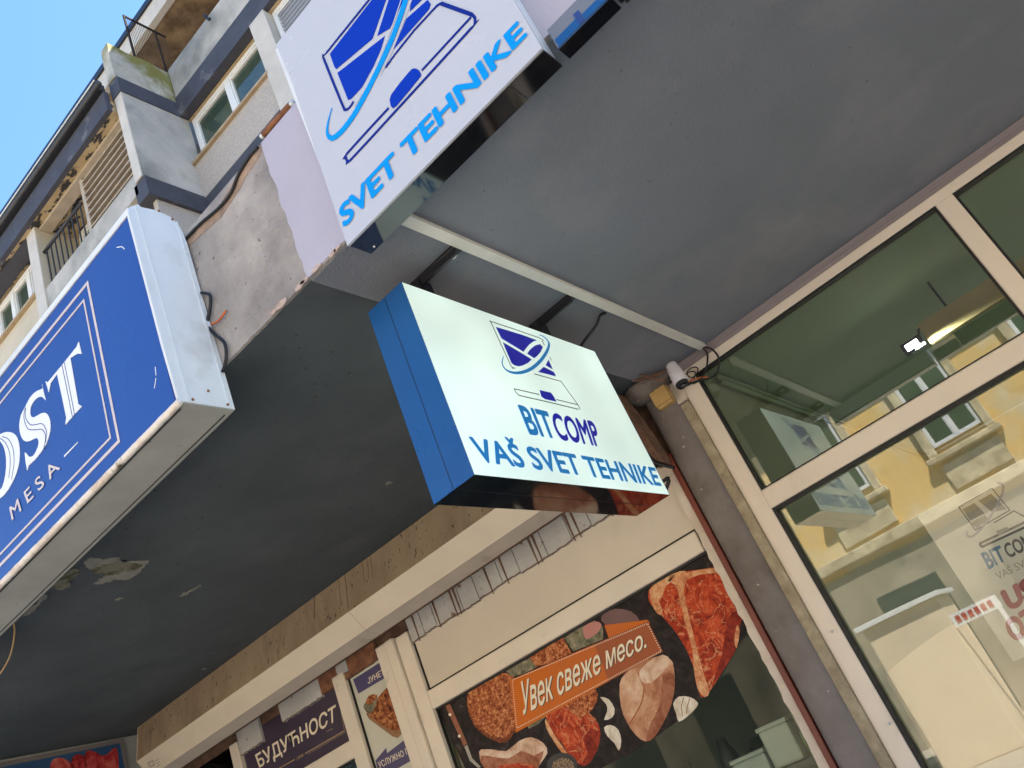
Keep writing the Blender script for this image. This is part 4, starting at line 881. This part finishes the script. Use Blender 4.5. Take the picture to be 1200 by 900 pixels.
# banner
mflat('banner_back', q6([(708, 135), (1015, 98), (1030, 125), (740, 225)]), M_orange, 3, 1)  # orange strip behind the upper edge of the banner
mflat('banner', q6([(48, 522), (1015, 108), (1120, 320), (86, 892)]), M_orange, 4, 1)
mflat('banner', q6([(640, 268), (1015, 108), (1120, 320), (740, 530)]), M_orange2, 5, 1)
bm = bmesh.new(); cs = [PM(p, 6) for p in q6([(62, 522), (1012, 124), (1108, 318), (94, 860)])]
for i in range(4):
    a, b = cs[i], cs[(i+1) % 4]; n = int((b - a).length / .011)
    for j in range(n):
        c = a.lerp(b, (j+.5)/n); add_prism(bm, [c + Vector((.003*math.cos(t), 0, .003*math.sin(t))) for t in [k*math.pi/3 for k in range(6)]], (0, -.0003, 0))
o = mesh_obj('banner_dots', bm, M_cream_print, Pm); o['kind'] = 'stuff'
q = [PM(p, 6) for p in q6([(118, 548), (985, 170), (1008, 290), (140, 768)])]
sh_ = Vector((.004, 0, -.004))
text_quad('lettering', 'Увек свеже месо.', *[p + sh_ for p in q], (0, 0, 0), M_brown, Pm, bold=.012, shear=.22)
text_quad('lettering', 'Увек свеже месо.', *[p + Vector((0, -.0004, 0)) for p in q], (0, 0, 0), M_cream_print, Pm, bold=.012, shear=.22)

# door name plate and side film
Dp = thing('name_plate', (-4.6, D, 2.45), 'dark purple plate lettered БУДУЋНОСТ above the shop door', 'sign')
r6 = lambda x, y: AY((220 + x/4, 740 + y/4), D - .012)
box('board', (-5.095, -4.077), (D - .011, D - .002), (2.455, 2.83), M_purple, Dp)
text_quad('lettering', 'БУДУЋНОСТ', r6(316, 582), r6(694, 346), r6(696, 418), r6(336, 640), (0, -.0004, 0), M_cream_print, Dp, bold=.02)
text_quad('lettering', '1994', r6(510, 590), r6(540, 570), r6(543, 586), r6(514, 606), (0, -.0004, 0), M_pgold, Dp)
bm = bmesh.new()
for a, b, wd in (((550, 572), (735, 465), .005), ((735, 465), (712, 335), .003), ((360, 680), (502, 600), .005), ((560, 576), (742, 470), .002), ((650, 470), (680, 455), .003)): stroke(bm, [r6(*a) + Vector((0, -.0004, 0)), r6(*b) + Vector((0, -.0004, 0))], wd, (0, -1, 0), .0004)
mesh_obj('gilt_line', bm, M_pgold, Dp)
Df = thing('door_film', (-3.8, D, 2.2), 'pale window film with grilled meat on a board and navy headings', 'window film')
box('background', (-3.955, -3.64), (D - .002, D - .0012), (1.9, 2.83), M_ltgrey, Df)
def df_(name, L, mt, k, sm=1):
    bm = bmesh.new(); add_prism(bm, [AY((220 + x/4, 740 + y/4), D - .0021 - .0004*k) for x, y in (smooth_pts(L, sm) if sm > 1 else L)], (0, -.0003, 0)); mesh_obj(name, bm, mt, Df)
df_('heading', [(775, 225), (940, 120), (955, 200), (800, 292)], M_navy, 1)
df_('heading', [(880, 605), (930, 545), (935, 570), (1040, 490), (1075, 590), (900, 690)], M_navy, 1)
df_('board', [(835, 385), (850, 375), (970, 455), (1025, 420), (1030, 450), (985, 500), (960, 492), (850, 410)], M_board, 1)
df_('grilled_meat', [(840, 380), (870, 340), (900, 300), (950, 250), (985, 270), (1005, 340), (1020, 420), (985, 465), (930, 450)], M_dish, 2, 2)
df_('salad_bowl', [(826, 340), (885, 300), (880, 350), (855, 385), (832, 370)], M_greenp, 3, 2); df_('salad', [(835, 330), (850, 300), (880, 295), (888, 310), (850, 345)], M_dish, 4, 2)
r7 = lambda x, y: AY((220 + x/4, 740 + y/4), D - .0032)
text_quad('lettering', 'ЈУНЕТИ', r7(840, 222), r7(935, 165), r7(942, 190), r7(846, 246), (0, -.0002, 0), M_cream_print, Df, bold=.01)
text_quad('lettering', 'УСЛУЖНО ПЕЧ', r7(890, 615), r7(1062, 530), r7(1070, 556), r7(898, 642), (0, -.0002, 0), M_cream_print, Df, bold=.01)
for px, py in ((1006, 80), (938, 181)):
    pass

# goods inside the butcher's
sh = thing('wall_shelf', (-2, 5.2, 1.2), 'dark shelf behind the clear corner of the butcher window', 'shelf')
p1 = AY((905, 905), 4.1)
box('board', (-3.2, -1.56), (4.0, 4.3), (p1.z - .03, p1.z), M_foil, sh); box('support', (-3.1, -3.06), (4.05, 4.28), (.01, p1.z - .031), M_foil, sh); box('support', (-1.62, -1.58), (4.05, 4.28), (.01, p1.z - .031), M_foil, sh)
zsh = p1.z + .002
for (x0, x1, h, lab) in ((-2.17, -2.05, .06, 'small white tub at the dim end of the shelf'), (-2.03, -1.85, .09, 'white lidded tub in the middle of the shelf'), (-1.835, -1.68, .17, 'tall white container beside the green bottle on the shelf')):
    t = thing('white_tub', ((x0+x1)/2, 4.15, zsh), lab, 'tub', 'white tubs on the shelf')
    box('tub', (x0, x1), (4.06, 4.24), (zsh, zsh + h), M_box_white, t, bev=.012); box('lid', (x0 - .005, x1 + .005), (4.055, 4.245), (zsh + h, zsh + h + .02), M_box_white, t, bev=.006)
for px, py, rr, hh, lab in ((842, 862, .05, .22, 'dark round jar standing behind the small white tub'), (800, 880, .035, .2, 'slim dark flask at the dim end of the shelf'), (872, 838, .075, .16, 'squat dark kettle behind the white tubs')):
    p = AY((px, py), 4.27); zz = zsh
    tag(tube('dark_jar', [(p.x, 4.27, zz), (p.x, 4.27, zz + hh*.6), (p.x, 4.27, zz + hh*.8), (p.x, 4.27, zz + hh)], [rr, rr*1.05, rr*.6, rr*.5], M_foil, None, k=1, seg=16), lab, 'jar')
tag(tube('bottle', [(-1.63, 4.1, zsh), (-1.63, 4.1, zsh + .1), (-1.63, 4.1, zsh + .13), (-1.63, 4.1, zsh + .17)], [.032, .032, .014, .013], M_green_tub, None, k=1, seg=16), 'yellow-green bottle at the end of the shelf', 'bottle')

# ================================================================== RIGHT WINDOW: poster, sheet, lamp
Po = thing('opening_poster', (-.3, D + .01, 1.46), 'white paper poster with laptop logo and big red letters behind the shop glass', 'poster')
YO = D + .012
tlp = AY((1072, 600), YO); blp = AY((1186, 776), YO)
box('sheet', (tlp.x, .42), (YO, YO + .002), (blp.z, 2.065), M_poster, Po)
s6 = lambda x, y: AY((1110 + x/4.09, 560 + y/4.09), YO - .0006)
text_quad('lettering', 'BIT', s6(158, 362), s6(252, 322), s6(285, 395), s6(200, 440), (0, 0, 0), M_pblue, Po, bold=.03)
text_quad('lettering', 'COMP', s6(262, 322), s6(415, 250), s6(450, 312), s6(296, 388), (0, 0, 0), M_brown, Po, bold=.03)
text_quad('lettering', 'VAŠ SVET', s6(228, 458), s6(410, 370), s6(425, 400), s6(245, 490), (0, 0, 0), M_grey, Po)
text_quad('lettering', 'US', s6(250, 545), s6(395, 470), s6(430, 570), s6(300, 642), (0, 0, 0), M_red, Po, bold=.06)
text_quad('lettering', 'OT', s6(262, 690), s6(400, 610), s6(440, 720), s6(318, 795), (0, 0, 0), M_red, Po, bold=.06)
pl_ = lambda L, wd, cl=False: PEND.append(([s6(*p) for p in L], wd, (0, -1, 0), .0004, cl))
pl_([(55, 140), (215, 50), (300, 155), (135, 250)], .004, True); pl_([(155, 315), (400, 200)], .008); pl_([(165, 332), (420, 215)], .008); pl_([(155, 315), (165, 332)], .008); pl_([(225, 215), (320, 158), (368, 185)], .004)
strokes_done('logo_line', M_brown, Po)
bm = bmesh.new(); add_prism(bm, [s6(*p) for p in ((235, 255), (285, 235), (300, 245), (245, 280))], (0, -.0005, 0)); add_prism(bm, [s6(*p) for p in ((75, 150), (130, 120), (180, 170), (110, 205))], (0, -.0005, 0)); add_prism(bm, [s6(*p) for p in ((110, 215), (180, 178), (200, 200), (140, 240))], (0, -.0005, 0)); add_prism(bm, [s6(*p) for p in ((150, 110), (210, 75), (285, 150), (215, 165))], (0, -.0005, 0)); mesh_obj('logo_shape', bm, M_grey, Po)
bm = bmesh.new(); stroke(bm, [s6(*p) + Vector((0, -.0006, 0)) for p in smooth_pts([(95, 255), (100, 280), (130, 275), (190, 210), (245, 120), (268, 60), (262, 28), (240, 25)], 3, False)], .008, (0, -1, 0), .0004); mesh_obj('logo_swoosh', bm, pmat('lilac_print', (.5, .47, .55), .4), Po)
# cover sheet hung inside the lower glass, sagging along its top edge
bm = bmesh.new(); nx, nz_ = 60, 24; vs = {}
for i in range(nx+1):
    x = -1.1 + 3.9*i/nx
    top = 1.664 - .09*((x + .55)/.6)**2 if x < -.55 else 1.664 - .01*(x + .55)
    for j in range(nz_+1):
        z = .05 + (top - .05)*j/nz_
        vs[i, j] = bm.verts.new((x, D + .09 + .016*pnoise(Vector((x*2.2, z*1.6, 3))) + .008*pnoise(Vector((x*6, z*3, 8))), z))
for i in range(nx):
    for j in range(nz_): bm.faces.new((vs[i, j], vs[i+1, j], vs[i+1, j+1], vs[i, j+1]))
o = mesh_obj('cover_sheet', bm, M_paper, None, True); tag(o, 'pale cover sheet sagging inside the lower shop window', 'sheet')
# board added in place of a sign mirrored in the glass, with the floodlight
Bd = thing('reflection_board', (.3, 4.6, 2.87), 'tan board added inside the shop to stand in for a mirrored sign edge', 'board')
box('board', (-.26, 1.3), (4.6, 4.64), (2.865, 2.985), M_tan, Bd); tube('hanger', [(-.1, 4.62, 2.98), (-.1, 4.62, 3.149)], .006, M_black, Bd, k=1); tube('hanger', [(1.1, 4.62, 2.98), (1.1, 4.62, 3.149)], .006, M_black, Bd, k=1)
fl = thing('floodlight', (-.33, 4.6, 2.86), 'small lit LED floodlight at the end of the tan board', 'lamp')
box('housing', (-.385, -.275), (4.575, 4.61), (2.87, 2.935), M_black_metal, fl, bev=.004); box('lens', (-.365, -.3), (4.571, 4.5745), (2.884, 2.918), M_lampglass, fl); tube('arm', [(-.28, 4.6, 2.93), (-.27, 4.61, 2.96), (-.24, 4.62, 2.97)], .006, M_black, fl, k=2)
ld = bpy.data.lights.new('floodlight_light', 'AREA'); ld.shape = 'RECTANGLE'; ld.size = .1; ld.size_y = .05; ld.energy = 17; ld.spread = math.radians(110); ld.color = (.93, 1, .9)
lo = bpy.data.objects.new('floodlight_light', ld); col.objects.link(lo); lo.location = (-.33, 4.566, 2.868)
lo.rotation_euler = Vector((.55, .5, -.7)).to_track_quat('-Z', 'Y').to_euler(); lo.parent = fl; lo.matrix_parent_inverse = PINV[fl.name]

# ================================================================== ACROSS THE STREET (seen in the glass)
OB = thing('street_house', (-2, -12, 0), 'sunlit yellow stucco house across the street mirrored in the shop glass', 'building')
YO2 = -12.0
box('wall', (-24, 14), (-18, YO2), (0, 7.6), M_yellow, OB)
box('base_wall', (-24, 14), (YO2 + .001, YO2 + .06), (0, 3.6), pmat('grey_tan_base', (.42, .36, .27), .85, (.3, .255, .19), 1.2, stain=(.13, .12, .1), stscale=.7, stlo=.5, sthi=.7), OB)
box('string_course', (-24, 14), (YO2 + .001, YO2 + .22), (3.75, 4.0), M_ornament, OB, bev=.03); box('cornice', (-24, 14), (YO2 + .001, YO2 + .45), (7.35, 7.7), M_ornament, OB, bev=.05)
i = 0; x = -15
while x < 8:
    f = window(x, x + 1.05, 5.0, 6.9, YO2 + .02, 2, OB, sill=False)
    f.matrix_basis = Matrix.Identity(4)
    boxes('window_surround', [((x - .2, x - .01), (YO2 + .001, YO2 + .13), (4.85, 7.05)), ((x + 1.06, x + 1.25), (YO2 + .001, YO2 + .13), (4.85, 7.05)), ((x - .28, x + 1.33), (YO2 + .001, YO2 + .2), (7.06, 7.2)), ((x - .28, x + 1.33), (YO2 + .001, YO2 + .2), (4.72, 4.84))], M_ornament, OB, bev=.02)
    box('ornament_panel', (x - .1, x + 1.15), (YO2 + .001, YO2 + .07), (4.1, 4.64), M_ornament, OB, bev=.02)
    box('parapet_block', (x + .2, x + .9), (YO2 - .4, YO2 + .1), (7.705, 8.5), M_ornament, OB, bev=.03)
    box('shop_door', (x - .1, x + 1.2), (YO2 + .061, YO2 + .1), (.1, 2.9), M_foil, OB)
    x += 2.55; i += 1
kk = thing('street_kiosk', (-5, -6.9, 0), 'cream street kiosk with a red lettered fascia board mirrored in the shop glass', 'kiosk')
box('cabin', (-4.4, -3.1), (-9.1, -8.0), (-.134, 2.3), M_kiosk, kk, bev=.02); box('roof', (-4.5, -3.0), (-9.2, -7.9), (2.301, 2.38), M_upvc, kk, bev=.01)
box('sign_board', (-3.095, -2.3), (-8.1, -8.04), (1.74, 1.95), M_upvc, kk)
for i in range(6): box('sign_letter', (-3.02 + i*.11, -2.95 + i*.11), (-8.039, -8.03), (1.79, 1.9), M_red, kk)
box('post', (-2.38, -2.32), (-8.1, -8.04), (-.134, 1.739), M_upvc, kk)
